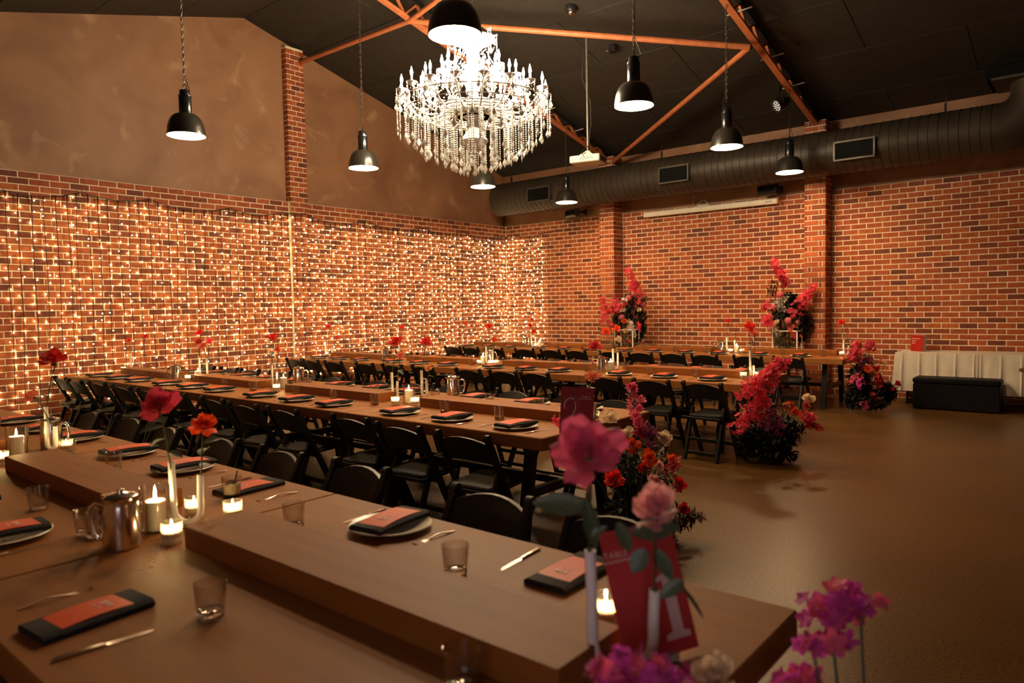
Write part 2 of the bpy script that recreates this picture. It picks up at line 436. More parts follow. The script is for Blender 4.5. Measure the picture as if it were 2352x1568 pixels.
def put_bricks(parent, spans, to_world, rotz, n_single=300):
    """spans = [(s0, s1, zc)]; the n_single that show largest become parts, the rest one part of kind stuff"""
    rnd = random.Random(3)
    items = []
    for (a, b, z) in spans:
        p = to_world((a+b)/2, z)
        d = (p-CAM); dep = d.dot(_f)
        px = IMG_W/2 + FOCAL_PX*d.dot(_r)/dep if dep > .1 else -1e5
        py = IMG_H/2 - FOCAL_PX*d.dot(_u)/dep if dep > .1 else -1e5
        vis = 0 <= px <= IMG_W and 0 <= py <= IMG_H
        items.append((0 if vis else 1, d.length, a, b, z, p))
    items.sort(key=lambda t: (t[0], t[1]))
    for t in items[:n_single]:
        L = t[3]-t[2]
        o = link('brick', BRICK, parent, t[5]+Vector((rnd.uniform(-.0015,.0015),)*3), (rnd.uniform(-.006,.006), 0, rotz+rnd.uniform(-.006,.006)), (1, L/.227, 1))
    rest = items[n_single:]
    if rest:
        bm = MB()
        for t in rest:
            vs, fs = brick_geo(t[3]-t[2], BH)
            bm.add(vs, fs, Matrix.Translation(t[5]) @ Matrix.Rotation(rotz+rnd.uniform(-.006,.006), 4, 'Z'))
        tag(link('brickwork', bm.mesh('brickwork', 0, M['brick']), parent), kind='stuff')

# left wall: plane x = 0, runs along -y; gable with its ridge pier
PL = (-5.76, -5.41)
def wall_left():
    y0 = Y_FRONT-.2
    core = MB().box((-.154, y0/2, ZB/2), (.30, -y0, ZB))
    w = struct('wall_left', core.mesh('wall_left', 0, M['mortar']))
    poly = [(0.0, ZB), (0.0, roof_z(0)+.1), (RIDGE_Y, RIDGE_Z+.1), (y0, roof_z(y0)+.1), (y0, ZB)]
    vs = [(-.075, y, z) for y, z in poly]+[(-.30, y, z) for y, z in poly]
    gm = MB().add(vs, [(0,1,2,3,4),(9,8,7,6,5)]+[(i, 5+i, 5+(i+1)%5, (i+1)%5) for i in range(5)])
    link('plaster', gm.mesh('plaster_gable', 0, M['plaster']), w)
    sp = []
    for r in range(40):
        z = r*COURSE+.043
        for a, b in lay(.2449, 0, -PL[1], 39-r): sp.append((a, b, z))
        for a, b in lay(5.8796, -PL[0], 11.6, 39-r): sp.append((a, b, z))
    put_bricks(w, sp, lambda s, z: Vector((0, -s, z)), 0)
    # plain brick face beyond what is ever seen is left as mortar core
    zt = roof_z(PL[1])
    pc = MB().box((-.055, sum(PL)/2, zt/2), (.21, PL[1]-PL[0]-.012, zt))
    pil = link('pilaster', pc.mesh('pilaster_core', 0, M['mortar']), w)
    n = int(zt/COURSE)
    hm = {}
    def bm_for(L):
        k = round(L, 3)
        if k not in hm: hm[k] = MB().add(*brick_geo(L, BH)).mesh('brick', 0, M['brick'])
        return hm[k]
    for r in range(n):
        z = r*COURSE+.043
        cuts = [(0,.175),(.175,.35)] if r % 2 else [(0,.08),(.08,.265),(.265,.35)]
        for a, b in cuts:
            link('brick', bm_for(b-a-.013), pil, (.06, PL[1]-(a+b)/2, z))
        sides = [(0,.13)] if r % 2 else [(0,.055),(.055,.13)]
        if z > ZB:
            for a, b in sides:
                link('brick', bm_for(b-a-.012), pil, (.06-(a+b)/2, PL[0], z), (0,0,-PI/2))
    return w
wall_left()

PR = [(2.79, 3.143), (6.862, 7.21)]
def wall_right():
    L = X_END+.3
    core = MB().box((L/2-.3, .154, ZB/2), (L, .30, ZB))
    w = struct('wall_right', core.mesh('wall_right', 0, M['mortar']))
    zt = roof_z(0)+.1
    link('plaster', MB().box((L/2-.3, .19, (ZB+zt)/2), (L, .30, zt-ZB)).mesh('plaster_band', 0, M['plaster']), w)
    sp = []
    for r in range(40):
        z = r*COURSE+.043; k = 39-r
        for a, b in lay(.2024, .0, PR[0][0], k): sp.append((a, b, z))
        for a, b in lay(3.3378, PR[0][1], PR[1][0], k): sp.append((a, b, z))
        for a, b in lay(7.3839, PR[1][1], 12.6, k): sp.append((a, b, z))
    put_bricks(w, sp, lambda s, z: Vector((s, 0, z)), -PI/2)
    D = .355; hm = {}
    def bm_for(Ln):
        k = round(Ln, 3)
        if k not in hm: hm[k] = MB().add(*brick_geo(Ln, BH)).mesh('brick', 0, M['brick'])
        return hm[k]
    for (x0, x1) in PR:
        zt = 4.56
        pc = MB().box(((x0+x1)/2, -D/2+.02, zt/2), (x1-x0-.014, D-.01+.04-.014, zt))
        pil = link('pilaster', pc.mesh('pilaster_core', 0, M['mortar']), w)
        wd = x1-x0
        for r in range(53):
            z = r*COURSE+.043
            cuts = [(0,.235),(.235,.29),(.29,wd)] if r % 2 else [(0,.06),(.06,.118),(.118,wd)]
            for a, b in cuts:
                link('brick', bm_for(b-a-.012), pil, (x0+(a+b)/2, -D, z), (0,0,-PI/2))
            cuts = [(0,.115),(.115,D)] if r % 2 else [(0,.235),(.235,D)]
            for a, b in cuts:
                link('brick', bm_for(b-a-.012), pil, (x1, -D+(a+b)/2, z), (0,0,0))
wall_right()
def wall_front():
    """wall behind the camera with one window onto the dusk"""
    wx0, wx1, wz0, wz1 = 10.2, 12.6, .95, 2.35
    bm = MB()
    bm.box(((wx0-.3)/2, Y_FRONT-.15, 2.7), (wx0+.3, .3, 5.4)).box(((wx1+X_END+.3)/2, Y_FRONT-.15, 2.7), (X_END+.3-wx1, .3, 5.4))
    bm.box(((wx0+wx1)/2, Y_FRONT-.15, wz0/2), (wx1-wx0, .3, wz0)).box(((wx0+wx1)/2, Y_FRONT-.15, (wz1+5.4)/2), (wx1-wx0, .3, 5.4-wz1))
    struct('wall_front', bm.mesh('wall_front', 0, M['plaster']))
    fr = MB(); cx, cz = (wx0+wx1)/2, (wz0+wz1)/2
    for (x, z, a, b) in ((cx, wz0+.03, wx1-wx0, .06), (cx, wz1-.03, wx1-wx0, .06), (wx0+.03, cz, .06, wz1-wz0), (wx1-.03, cz, .06, wz1-wz0), (cx, cz, .06, wz1-wz0)):
        fr.box((x, Y_FRONT-.10, z), (a, .08, b))
    w = struct('window_1', fr.mesh('window_1', 0, M['black_steel']))
    for x in (cx-.6, cx+.6):
        link('pane', MB().box((x, Y_FRONT-.12, cz), (1.08, .008, wz1-wz0-.12)).mesh('pane', 0, M['dusk']), w)
wall_front()
em = [(X_END, -14.2, 0), (X_END, .2, 0), (X_END, .2, 4.7), (X_END, RIDGE_Y, 6.45), (X_END, -14.2, 4.4)]
struct('wall_end', MB().add(em+[(x+.3, y, z) for x, y, z in em], [(0,1,2,3,4),(9,8,7,6,5)]+[(i, (i+1)%5, 5+(i+1)%5, 5+i) for i in range(5)]).mesh('wall_end', 0, M['plaster']))

# ------------------------------------------------------------------ roof steel
TX = (2.97, 7.03)
def chord_z(y): return 4.50 + (abs(min(y, -12.86-y) if y < RIDGE_Y else y)-.25)*.2345 if y >= RIDGE_Y else chord_z(-12.86-y)
def truss(x, label):
    t = thing('roof_truss', label, 'roof truss', (x, RIDGE_Y, 0), 0, 'steel roof trusses')
    for s in (1, -1):
        yy = lambda d: s*d                       # local y from the ridge
        p = lambda d, z: (0, yy(d), z)
        zc = lambda d: chord_z(RIDGE_Y+d)
        zr = lambda d: roof_z(RIDGE_Y+d)-.05
        link('bottom_chord', MB().bar(p(6.2, zc(6.2)), p(0, zc(0)), .10, .035, (1,0,0), .004).mesh('bottom_chord', 0, M['oxide']), t)
        link('top_chord', MB().bar(p(6.2, zr(6.2)), p(0, zr(0)), .09, .04, (1,0,0)).mesh('top_chord', 0, M['black_steel']), t)
        n = 12
        for i in range(n):
            a = .25+i*(5.8/n); b = a+5.8/n*.5; c = a+5.8/n
            link('web_bar', MB().bar(p(a, zc(a)+.015), p(b, zr(b)-.015), .035, .03).mesh('web_bar', 0, M['oxide']), t)
            link('web_bar', MB().bar(p(b, zr(b)-.015), p(c, zc(c)+.015), .035, .03).mesh('web_bar', 0, M['oxide']), t)
        if s == 1:
            for d in (2.9, 4.1, 5.0):
                link('stay_bar', MB().bar((-.16, d, zc(d)+.10), (.16, d+.05, zc(d)+.14), .025, .012, (0,1,0)).mesh('stay_bar', 0, M['proj_white']), t)
truss(TX[0], 'red oxide lattice roof truss landing on the brick pier behind the projector')
truss(TX[1], 'red oxide lattice roof truss with stage light, above the projector screen')
def tube_thing(name, label, cat, pts, r, mat, n=12):
    return tag(link(name, MB().tube(pts, r, n).mesh(name, 60, mat)), label, cat)
N1 = (2.97, -5.6, 5.73); N2 = (7.03, -3.16, 5.02)
for o in (tube_thing('brace_tube', 'red oxide brace tube running into the brick ridge pier', 'brace', [(.03,-5.475,5.84), N1], .036, M['oxide']),
          tube_thing('brace_tube', 'long red oxide brace tube above the chandelier holding the projector pole', 'brace', [N1, N2], .042, M['oxide']),
          tube_thing('brace_tube', 'red oxide brace tube sloping down to the pier by the projector', 'brace', [N2, (3.15,-.38,4.43)], .040, M['oxide']),
          tube_thing('brace_tube', 'short-looking red oxide brace tube leaving the frame over the big pendant', 'brace', [N1, (7.03,-6.43,5.96)], .036, M['oxide'])):
    o['group'] = 'roof brace tubes'

# ------------------------------------------------------------------ ventilation duct along the right wall
def duct():
    DX0, DX1, DY, DZ, R = .43, 9.62, -.74, 3.92, .345
    t = thing('ventilation_duct', 'long dark spiral ventilation duct running along the top of brick wall', 'duct', (DX0, DY, DZ))
    prof = [(1e-6, 0), (R-.03, 0), (R, .02)]
    x = .10
    while x < DX1-DX0-.05:
        prof += [(R, x), (R+.007, x+.004), (R+.007, x+.012), (R, x+.016)]; x += .125
    prof += [(R, DX1-DX0)]
    Mx = Matrix.Rotation(PI/2, 4, 'Y')
    link('duct_pipe', MB().lathe(prof, 32, Mx).mesh('duct_pipe', 30, M['duct']), t)
    # elbow and riser at the dark end
    pts = [(DX1-DX0-.02, 0, 0)]+[(DX1-DX0+.45*math.sin(a), 0, .45*(1-math.cos(a))) for a in [PI/2*i/8 for i in range(9)]]+[(DX1-DX0+.45, 0, .62)]
    link('duct_elbow', MB().tube(pts, R, 28).mesh('duct_elbow', 40, M['duct']), t)
    for (px, py) in ((1238, 446), (1548, 400), (1962, 343)):
        c = at_y(px, py, -1.10); lx, lz = c.x-DX0, c.z-DZ
        g = link('vent_box', MB().box((lx, -.335, lz), (.56, .09, .27)).mesh('vent_box', 0, M['duct']), t)
        fr = MB()
        for (cx, cz, w, h) in ((0, .135, .58, .025), (0, -.135, .58, .025), (-.28, 0, .025, .27), (.28, 0, .025, .27)):
            fr.box((lx+cx, -.385, lz+cz), (w, .02, h))
        link('vent_frame', fr.mesh('vent_frame', 0, M['vent_frame']), g)
        link('vent_opening', MB().box((lx, -.384, lz), (.54, .010, .25)).mesh('vent_opening', 0, M['vent_black']), g)
        bl = MB()
        for i in range(6): bl.box((lx-.22+.088*i, -.387, lz), (.006, .006, .23))
        link('vent_blades', bl.mesh('vent_blades', 0, M['vent_black']), g)
    for px, py in ((1175, 412), (1520, 360), (2172, 245)):
        c = at_y(px, py, DY)
        link('duct_hanger', MB().box((c.x-DX0, 0, .40), (.03, .02, .15)).box((c.x-DX0, 0, .50), (.008, .008, .42)).mesh('duct_hanger', 0, M['black_steel']), t)
duct()
def air_unit():
    t = thing('air_handling_unit', 'black air handling box above the dark end of the duct', 'air unit', (9.95, -.78, 4.5))
    link('casing', MB().cbox((0, 0, .09), (.95, .80, .18), .02).mesh('air_casing', 0, M['vent_black']), t)
    link('flange', MB().box((0, 0, .0), (.80, .80, .03)).mesh('air_flange', 0, M['vent_frame']), t)
air_unit()

# ------------------------------------------------------------------ pendant lamps
def chain_mesh(L, n=None, link_l=.052, wire=.0042):
    bm = MB(); z = 0; i = 0
    while z < L:
        pts = []
        for k in range(9):
            a = 2*PI*k/8
            pts.append(((.011*math.cos(a)), 0, z+link_l/2+(link_l/2)*math.sin(a)))
        q = [(0, p[0], p[2]) if i % 2 else p for p in pts]
        bm.tube(q, wire, 4, False)
        z += link_l*.78; i += 1
    return bm.mesh('chain', 60, M['chain'])
def lamp_parts():
    R, H = .20, .235
    prof = [(R+.004, 0), (R+.004, .006)]
    for i in range(1, 11):
        a = PI/2*i/10
        prof.append((.066+(R-.066)*math.cos(a)**.80, .006+(H-.006)*math.sin(a)**1.05))
    inner = [(max(.03, r-.006), z-.004 if z > .01 else z) for r, z in reversed(prof)]
    shade = MB().lathe(prof[:], 40)
    shade.f = [f for f in shade.f if len(f) == 4]
    sh = shade.mesh('shade', 50, M['lamp_black'])
    inn = MB().lathe(inner, 40); inn.f = [f for f in inn.f if len(f) == 4]
    ir = inn.mesh('shade_lining', 60, M['lamp_white'])
    ln = MB().lathe([(.186, .012), (1e-6, .020)], 32); ln.f = [f for f in ln.f if len(f) == 4]
    df = MB().add([(.188*math.cos(2*PI*i/32), .188*math.sin(2*PI*i/32), .010) for i in range(32)], [tuple(range(31,-1,-1))]).mesh('diffuser', 0, M['diffuser'])
    nk = MB().lathe([(.062, H-.01), (.066, H), (.066, H+.195), (.060, H+.205), (.055, H+.208), (.055, H+.25), (.045, H+.262), (.02, H+.268)], 24).mesh('neck', 40, M['lamp_neck'])
    cp = MB().lathe([(.067, H+.185), (.070, H+.188), (.070, H+.20), (.066, H+.203)], 24).tube([(0,.03*math.cos(a),H+.268+.035*math.sin(a)*1.6) for a in [PI*i/8 for i in range(9)]], .005, 6).mesh('collar', 40, M['lamp_neck'])
    cb = MB().tube([(.05,0,H+.24),(.075,0,H+.28),(.05,.01,H+.36),(.012,.01,H+.45),(.012,.01,H+.8)], .004, 6).mesh('flex', 60, M['cable'])
    return [('shade', sh, [('lining', ir)]), ('diffuser', df), ('neck', nk, [('collar', cp)]), ('flex', cb)]
LAMP = lamp_parts()
LAMPS = [(2.97,-8.95,3.52,'black bell pendant lamp against brown plaster, beside the brick ridge pier'),
         (2.97,-6.51,3.50,'black bell pendant lamp between the brick ridge pier and the chandelier'),
         (2.97,-4.08,3.53,'black bell pendant lamp half hidden behind the lowest chandelier crystals'),
         (2.97,-1.74,3.51,'black bell pendant lamp hanging before the closed end of the duct'),
         (7.03,-8.88,3.60,'big black bell pendant lamp covering the chandelier crown'),
         (7.03,-6.26,3.61,'black bell pendant lamp between the projector pole and the nearer truss'),
         (7.03,-3.93,3.56,'black bell pendant lamp above the middle of the projector screen'),
         (7.03,-1.58,3.55,'black bell pendant lamp before the duct at the nearer brick wall pier')]
for (x, y, z, lb) in LAMPS:
    o = inst(LAMP, 'pendant_lamp', lb, 'pendant lamp', (x, y, z), random.uniform(0, 6), 'black bell pendant lamps')
    top = chord_z(y) - z
    zc = .235+.268+.055
    link('chain', chain_mesh(max(.2, top-zc)), o, (0, 0, zc), (0,0,random.uniform(0,3)))

# ------------------------------------------------------------------ chandelier
def chandelier():
    cx, cy = 4.955, -6.43
    t = thing('crystal_chandelier', 'huge lit crystal chandelier with candle bulbs and hanging drops', 'chandelier', (cx, cy, 0))
    rnd = random.Random(11)
    link('suspension_chain', chain_mesh(1.40), t, (0, 0, 4.86))
    # centre column of stacked glass bowls
    col = [(1e-6,3.42),(.10,3.46),(.17,3.56),(.10,3.66),(.05,3.72),(.07,3.80),(.20,3.88),(.24,3.95),(.10,4.02),(.05,4.10),(.09,4.20),(.16,4.30),(.10,4.40),(.05,4.48),(.06,4.58),(.13,4.66),(.05,4.72),(.03,4.86)]
    link('column', MB().lathe(col, 24).mesh('column', 40, M['chand_glass']), t)
    link('crown', MB().lathe([(.06,4.70),(.24,4.72),(.27,4.75),(.22,4.78),(.10,4.80),(.16,4.86),(.07,4.90),(1e-6,4.91)], 24).mesh('crown', 40, M['chand_glass']), t)
    link('ring', MB().lathe([(.20,3.84),(.28,3.86),(.28,3.90),(.20,3.91),(.20,3.84)], 32).mesh('ring', 40, M['chrome']), t)
    # arms, cups, candles, bulbs
    def arm_mesh(R, z0, z1):
        pts = []
        for i in range(13):
            s = i/12
            r = .14+(R-.14)*s
            z = z0+(z1-z0)*s**2 - .12*math.sin(PI*s)*(1-.2*s) + (.05*math.sin(2*PI*s))
            pts.append((r, 0, z))
        return MB().tube(pts, [.016-.006*i/12 for i in range(13)], 7).mesh('arm', 60, M['chand_glass'])
    cup = MB().lathe([(.008,-.03),(.020,-.02),(.045,0),(.062,.018),(.066,.020),(.050,.012),(.014,.006),(.012,.05),(.012,.085),(1e-6,.086)], 12).mesh('cup', 40, M['crystal_bead'])
    bulb = MB().lathe([(1e-6,.086),(.009,.090),(.017,.112),(.0155,.13),(.008,.158),(.003,.180),(1e-6,.188)], 8).mesh('bulb', 60, M['chand_bulb'])
    # kite shaped drop, faceted
    def drop_mesh(h, w):
        vs = [(0,0,0)]+[(w*math.cos(a), w*.45*math.sin(a), -h*.62) for a in [2*PI*i/6 for i in range(6)]]+[(0,0,-h)]
        fs = [(0,1+i,1+(i+1)%6) for i in range(6)]+[(7,1+(i+1)%6,1+i) for i in range(6)]
        bm = MB().add(vs, fs); bm.ball((0,0,.012), .011, 6, 4)
        return bm.mesh('crystal_drop', 0, M['crystal'])
    D1, D2, D3 = drop_mesh(.115, .030), drop_mesh(.095, .026), drop_mesh(.070, .020)
    beads = MB()
    def strand(x, y, za, zb, step=.026, r=.0105):
        z = za
        while z > zb:
            beads.ball((x, y, z), r, 5, 3); z -= step
    def swag(p0, p1, sag, n, r=.010):
        for i in range(n+1):
            s = i/n
            p = [p0[k]+(p1[k]-p0[k])*s for k in range(3)]
            p[2] -= sag*4*s*(1-s)
            beads.ball(p, r, 5, 3)
    for (n, R, z0, z1, off) in ((18, .86, 3.90, 4.08, 0), (12, .60, 4.02, 4.22, .13), (6, .34, 4.24, 4.40, .3)):
        am = arm_mesh(R, z0, z1)
        prev = None; first = None
        for i in range(n):
            a = 2*PI*i/n+off
            link('arm', am, t, rot=(0,0,a))
            ca, sa = math.cos(a), math.sin(a)
            link('cup', cup, t, (R*ca, R*sa, z1))
            link('bulb', bulb, t, (R*ca, R*sa, z1))
            for k in range(5):
                b = a+2*PI*k/5
                zl = z1-.02-.05*(k % 2)
                strand(R*ca+.062*math.cos(b), R*sa+.062*math.sin(b), z1+.01, zl-.02, .022, .009)
                link('crystal_drop', D3 if k % 2 else D2, t, (R*ca+.062*math.cos(b), R*sa+.062*math.sin(b), zl-.04), (0,0,rnd.uniform(0,3)))
            tip = (R*ca, R*sa, z1)
            swag((.12*ca, .12*sa, z1+.38), tip, .10, 16)
            if prev: swag(prev, tip, .09, 8)
            else: first = tip
            prev = tip
        swag(prev, first, .09, 8)
    # cascade of bead strings with drops, a shallow cone below the arms
    for (R, n, zt, zb) in ((.91,28,3.98,3.72),(.81,26,3.90,3.63),(.70,24,3.86,3.54),(.59,22,3.86,3.46),(.47,20,3.86,3.40),(.36,16,3.86,3.35),(.25,12,3.86,3.31),(.13,8,3.60,3.28)):
        for i in range(n):
            a = 2*PI*(i+.5*rnd.random())/n
            x, y = R*math.cos(a), R*math.sin(a)
            zz = zb+rnd.uniform(-.03,.03)
            strand(x, y, zt, zz+.01)
            link('crystal_drop', rnd.choice((D1,D1,D2)), t, (x, y, zz), (0,0,rnd.uniform(0,3)))
        link('hoop', MB().tube([(R*math.cos(2*PI*i/32), R*math.sin(2*PI*i/32), zt) for i in range(33)], .006, 5, False).mesh('hoop', 60, M['chrome']), t)
    strand(0, 0, 3.44, 3.20)
    link('end_ball', MB().ball((0,0,3.175), .030, 12, 8).mesh('end_ball', 60, M['crystal']), t)
    # crown curls with their drops
    for i in range(8):
        a = 2*PI*i/8; ca, sa = math.cos(a), math.sin(a)
        pts = [((.10+.20*math.sin(s*PI*.9))*ca, (.10+.20*math.sin(s*PI*.9))*sa, 4.74+.16*s-.10*s*s*(1 if s > .5 else .2)) for s in [k/8 for k in range(9)]]
        link('crown_curl', MB().tube(pts, .009, 6).mesh('crown_curl', 60, M['chand_glass']), t)
        x, y = .29*ca, .29*sa
        strand(x, y, 4.80, 4.62, .024, .009)
        link('crystal_drop', D2, t, (x, y, 4.61), (0,0,rnd.uniform(0,3)))
        swag((x, y, 4.80), (.29*math.cos(a+PI/4), .29*math.sin(a+PI/4), 4.80), .13, 9, .009)
    tag(link('bead_strings', beads.mesh('bead_strings', 0, M['crystal_bead']), t), kind='stuff')
chandelier()

# ------------------------------------------------------------------ projector, screen case, speakers, small fittings
def projector():
    t = thing('projector', 'white projector hung upside down on a long pole under the brace', 'projector', (5.14, -4.27, 3.62), math.radians(14))
    bm = MB().cbox((0, 0, 0), (.44, .32, .10), .012)
    b = link('body', bm.mesh('projector_body', 0, M['proj_white']), t)
    pt = MB()
    for i in range(9): pt.box((-.06+.022*i, -.162, .012 if i % 2 else -.008), (.014, .006, .012))
    for i in range(6): pt.box((.222, -.12+.045*i, .0), (.004, .022, .06))
    link('ports', pt.mesh('ports', 0, M['proj_dark']), b)
    link('lens', MB().lathe([(.035,0),(.040,.03),(.03,.035),(1e-6,.03)], 16, Matrix.Translation((-.1,.16,0)) @ Matrix.Rotation(-PI/2, 4, 'X')).mesh('lens', 40, M['proj_dark']), b)
    link('bracket', MB().box((0,0,.07), (.18,.18,.012)).box((0,0,.10), (.05,.05,.06)).bar((-.08,-.08,.06),(-.02,-.02,.12),.02,.01).bar((.08,-.08,.06),(.02,-.02,.12),.02,.01).mesh('bracket', 0, M['proj_white']), t)
    top = 5.375-3.62
    link('pole', MB().tube([(0,0,.10),(0,0,top)], .017, 10).mesh('pole', 60, M['vent_frame']), t)
    link('clamp', MB().box((0,0,top), (.12,.05,.05)).mesh('clamp', 0, M['black_steel']), t)
    link('cord', MB().tube([(-.02,.0,top-.05),(-.06,.0,top-.4),(-.075,0,top-.62),(-.03,0,top-.72),(.045,0,top-.95),(.05,0,.5),(.02,-.02,.2),(-.05,-.12,.1),(.0,-.17,.02)], .005, 6).mesh('cord', 60, M['cable']), t)
projector()
def screen():
    a = at_y(1483, 493, -.12); b = at_y(1786, 462, -.12)
    L = b.x-a.x; z = (a.z+b.z)/2
    t = thing('projector_screen_case', 'long white roll-up projector screen case fixed to the brick wall', 'projector screen', (a.x, -.10, z))
    prof = [(0,-.05),(-.05,-.045),(-.062,-.01),(-.062,.03),(-.045,.05),(0,.05)]
    vs = [(0, y, zz) for y, zz in prof]+[(L, y, zz) for y, zz in prof]; n = 6
    link('case', MB().add(vs, [tuple(range(n)), tuple(range(2*n-1, n-1, -1))]+[(i, n+i, n+(i+1)%n, (i+1)%n) for i in range(n)]).mesh('screen_case', 0, M['screen_white']), t)
    link('end_cap', MB().box((L+.015, -.03, 0), (.03, .072, .11)).mesh('end_cap', 0, M['oxide']), t)
    link('end_cap', MB().box((-.01, -.03, 0), (.02, .068, .105)).mesh('end_cap_white', 0, M['screen_white']), t)
    link('bracket', MB().box((L*.47, .0, .07), (.24, .05, .03)).mesh('screen_bracket', 0, M['proj_white']), t)
    link('wall_mount', MB().box((L*.2, .05, 0), (.04, .1, .06)).box((L*.8, .05, 0), (.04, .1, .06)).mesh('wall_mount', 0, M['vent_frame']), t)
    link('label_plate', MB().box((L*.945, -.0635, .0), (.12, .003, .012)).mesh('label_plate', 0, M['vent_frame']), t)
    link('cord', MB().tube([(L*.50,.0,.09),(L*.48,0,.15),(L*.455,.0,.17),(L*.42,.02,.10),(L*.39,.05,.06),(L*.375,.06,.12),(L*.385,.06,.30)], .006, 6).mesh('screen_cord', 60, M['proj_white']), t)
screen()
def speaker(px, py, label, rz):
    p = at_y(px, py, -.22)
    t = thing('wall_speaker', label, 'speaker', (p.x, -.22, p.z), rz, 'small black wall speakers')
    prof = [(0, -.09), (.10, -.085), (.13, -.05), (.13, .05), (.10, .085), (0, .09)]
    vs = [(s*.17, -y, z) for s in (-1, 1) for y, z in prof]; n = 6
    link('cabinet', MB().add(vs, [tuple(range(n)), tuple(range(2*n-1, n-1, -1))]+[(i, n+i, n+(i+1)%n, (i+1)%n) for i in range(n)]).mesh('speaker_cabinet', 0, M['lamp_neck']), t)
    link('grille', MB().box((0,-.131,0), (.30,.006,.085)).mesh('speaker_grille', 0, M['vent_black']), t)
    link('mount', MB().box((.10,.10,.02), (.05,.24,.05)).box((.10,.20,.02), (.08,.03,.12)).mesh('speaker_mount', 0, M['proj_dark']), t)
speaker(1320, 490, 'black wall speaker on the plaster band above the fairy light end', math.radians(-18))
speaker(1768, 437, 'black wall speaker above the end of the projector screen', math.radians(-8))
def par_can():
    p = at_x(1790, 240, 6.95)
    t = thing('stage_light', 'round black stage light clamped to the nearer truss', 'stage light', p, math.radians(-40))
    Mx = Matrix.Rotation(math.radians(118), 4, 'X')
    link('can', MB().lathe([(1e-6,-.16),(.07,-.15),(.095,-.08),(.10,.06),(.092,.06),(.090,.045),(1e-6,.045)], 20, Mx).mesh('can', 40, M['lamp_neck']), t)
    led = MB()
    for r, n in ((.0,1),(.035,6),(.068,11)):
        for i in range(n):
            a = 2*PI*i/n
            led.lathe([(.010,.047),(1e-6,.053)], 6, Mx @ Matrix.Translation((r*math.cos(a), r*math.sin(a), 0)))
    tag(link('led_lenses', led.mesh('led_lenses', 0, M['led']), t), kind='stuff')
    link('yoke', MB().tube([(-.115,0,0),(-.115,0,.10),(-.06,0,.18),(.06,0,.18),(.115,0,.10),(.115,0,0)], .01, 6).mesh('yoke', 60, M['black_steel']), t)
    link('clamp', MB().box((0,0,.225), (.05,.05,.09)).mesh('light_clamp', 0, M['black_steel']), t)
par_can()
def roof_hit(px, py):
    d = ray(px, py); k = (RIDGE_Z-SLOPE*(CAM.y-RIDGE_Y)-CAM.z)/(d.z+SLOPE*d.y)
    return CAM+d*k
def cctv(px, py, label, box):
    p = roof_hit(px, py)
    t = thing('security_camera', label, 'security camera', p)
    if box:
        link('housing', MB().cbox((0,0,-.06), (.10,.16,.09), .01, Matrix.Rotation(.5, 4, 'Z')).mesh('camera_housing', 0, M['lamp_neck']), t)
        link('lens', MB().ball((-.02,-.10,-.10), .022, 10, 6).mesh('camera_lens', 60, M['chrome']), t)
    else:
        link('base', MB().lathe([(.09,.02),(.09,-.03),(.08,-.05),(1e-6,-.05)], 20).mesh('camera_base', 40, M['lamp_neck']), t)
        link('dome', MB().ball((0,0,-.05), .05, 14, 8).mesh('camera_dome', 60, M['chrome']), t)
cctv(1312, 18, 'round black dome camera on the dark ceiling near the frame top', False)
cctv(1406, 104, 'small black box camera on the ceiling below the long brace', True)
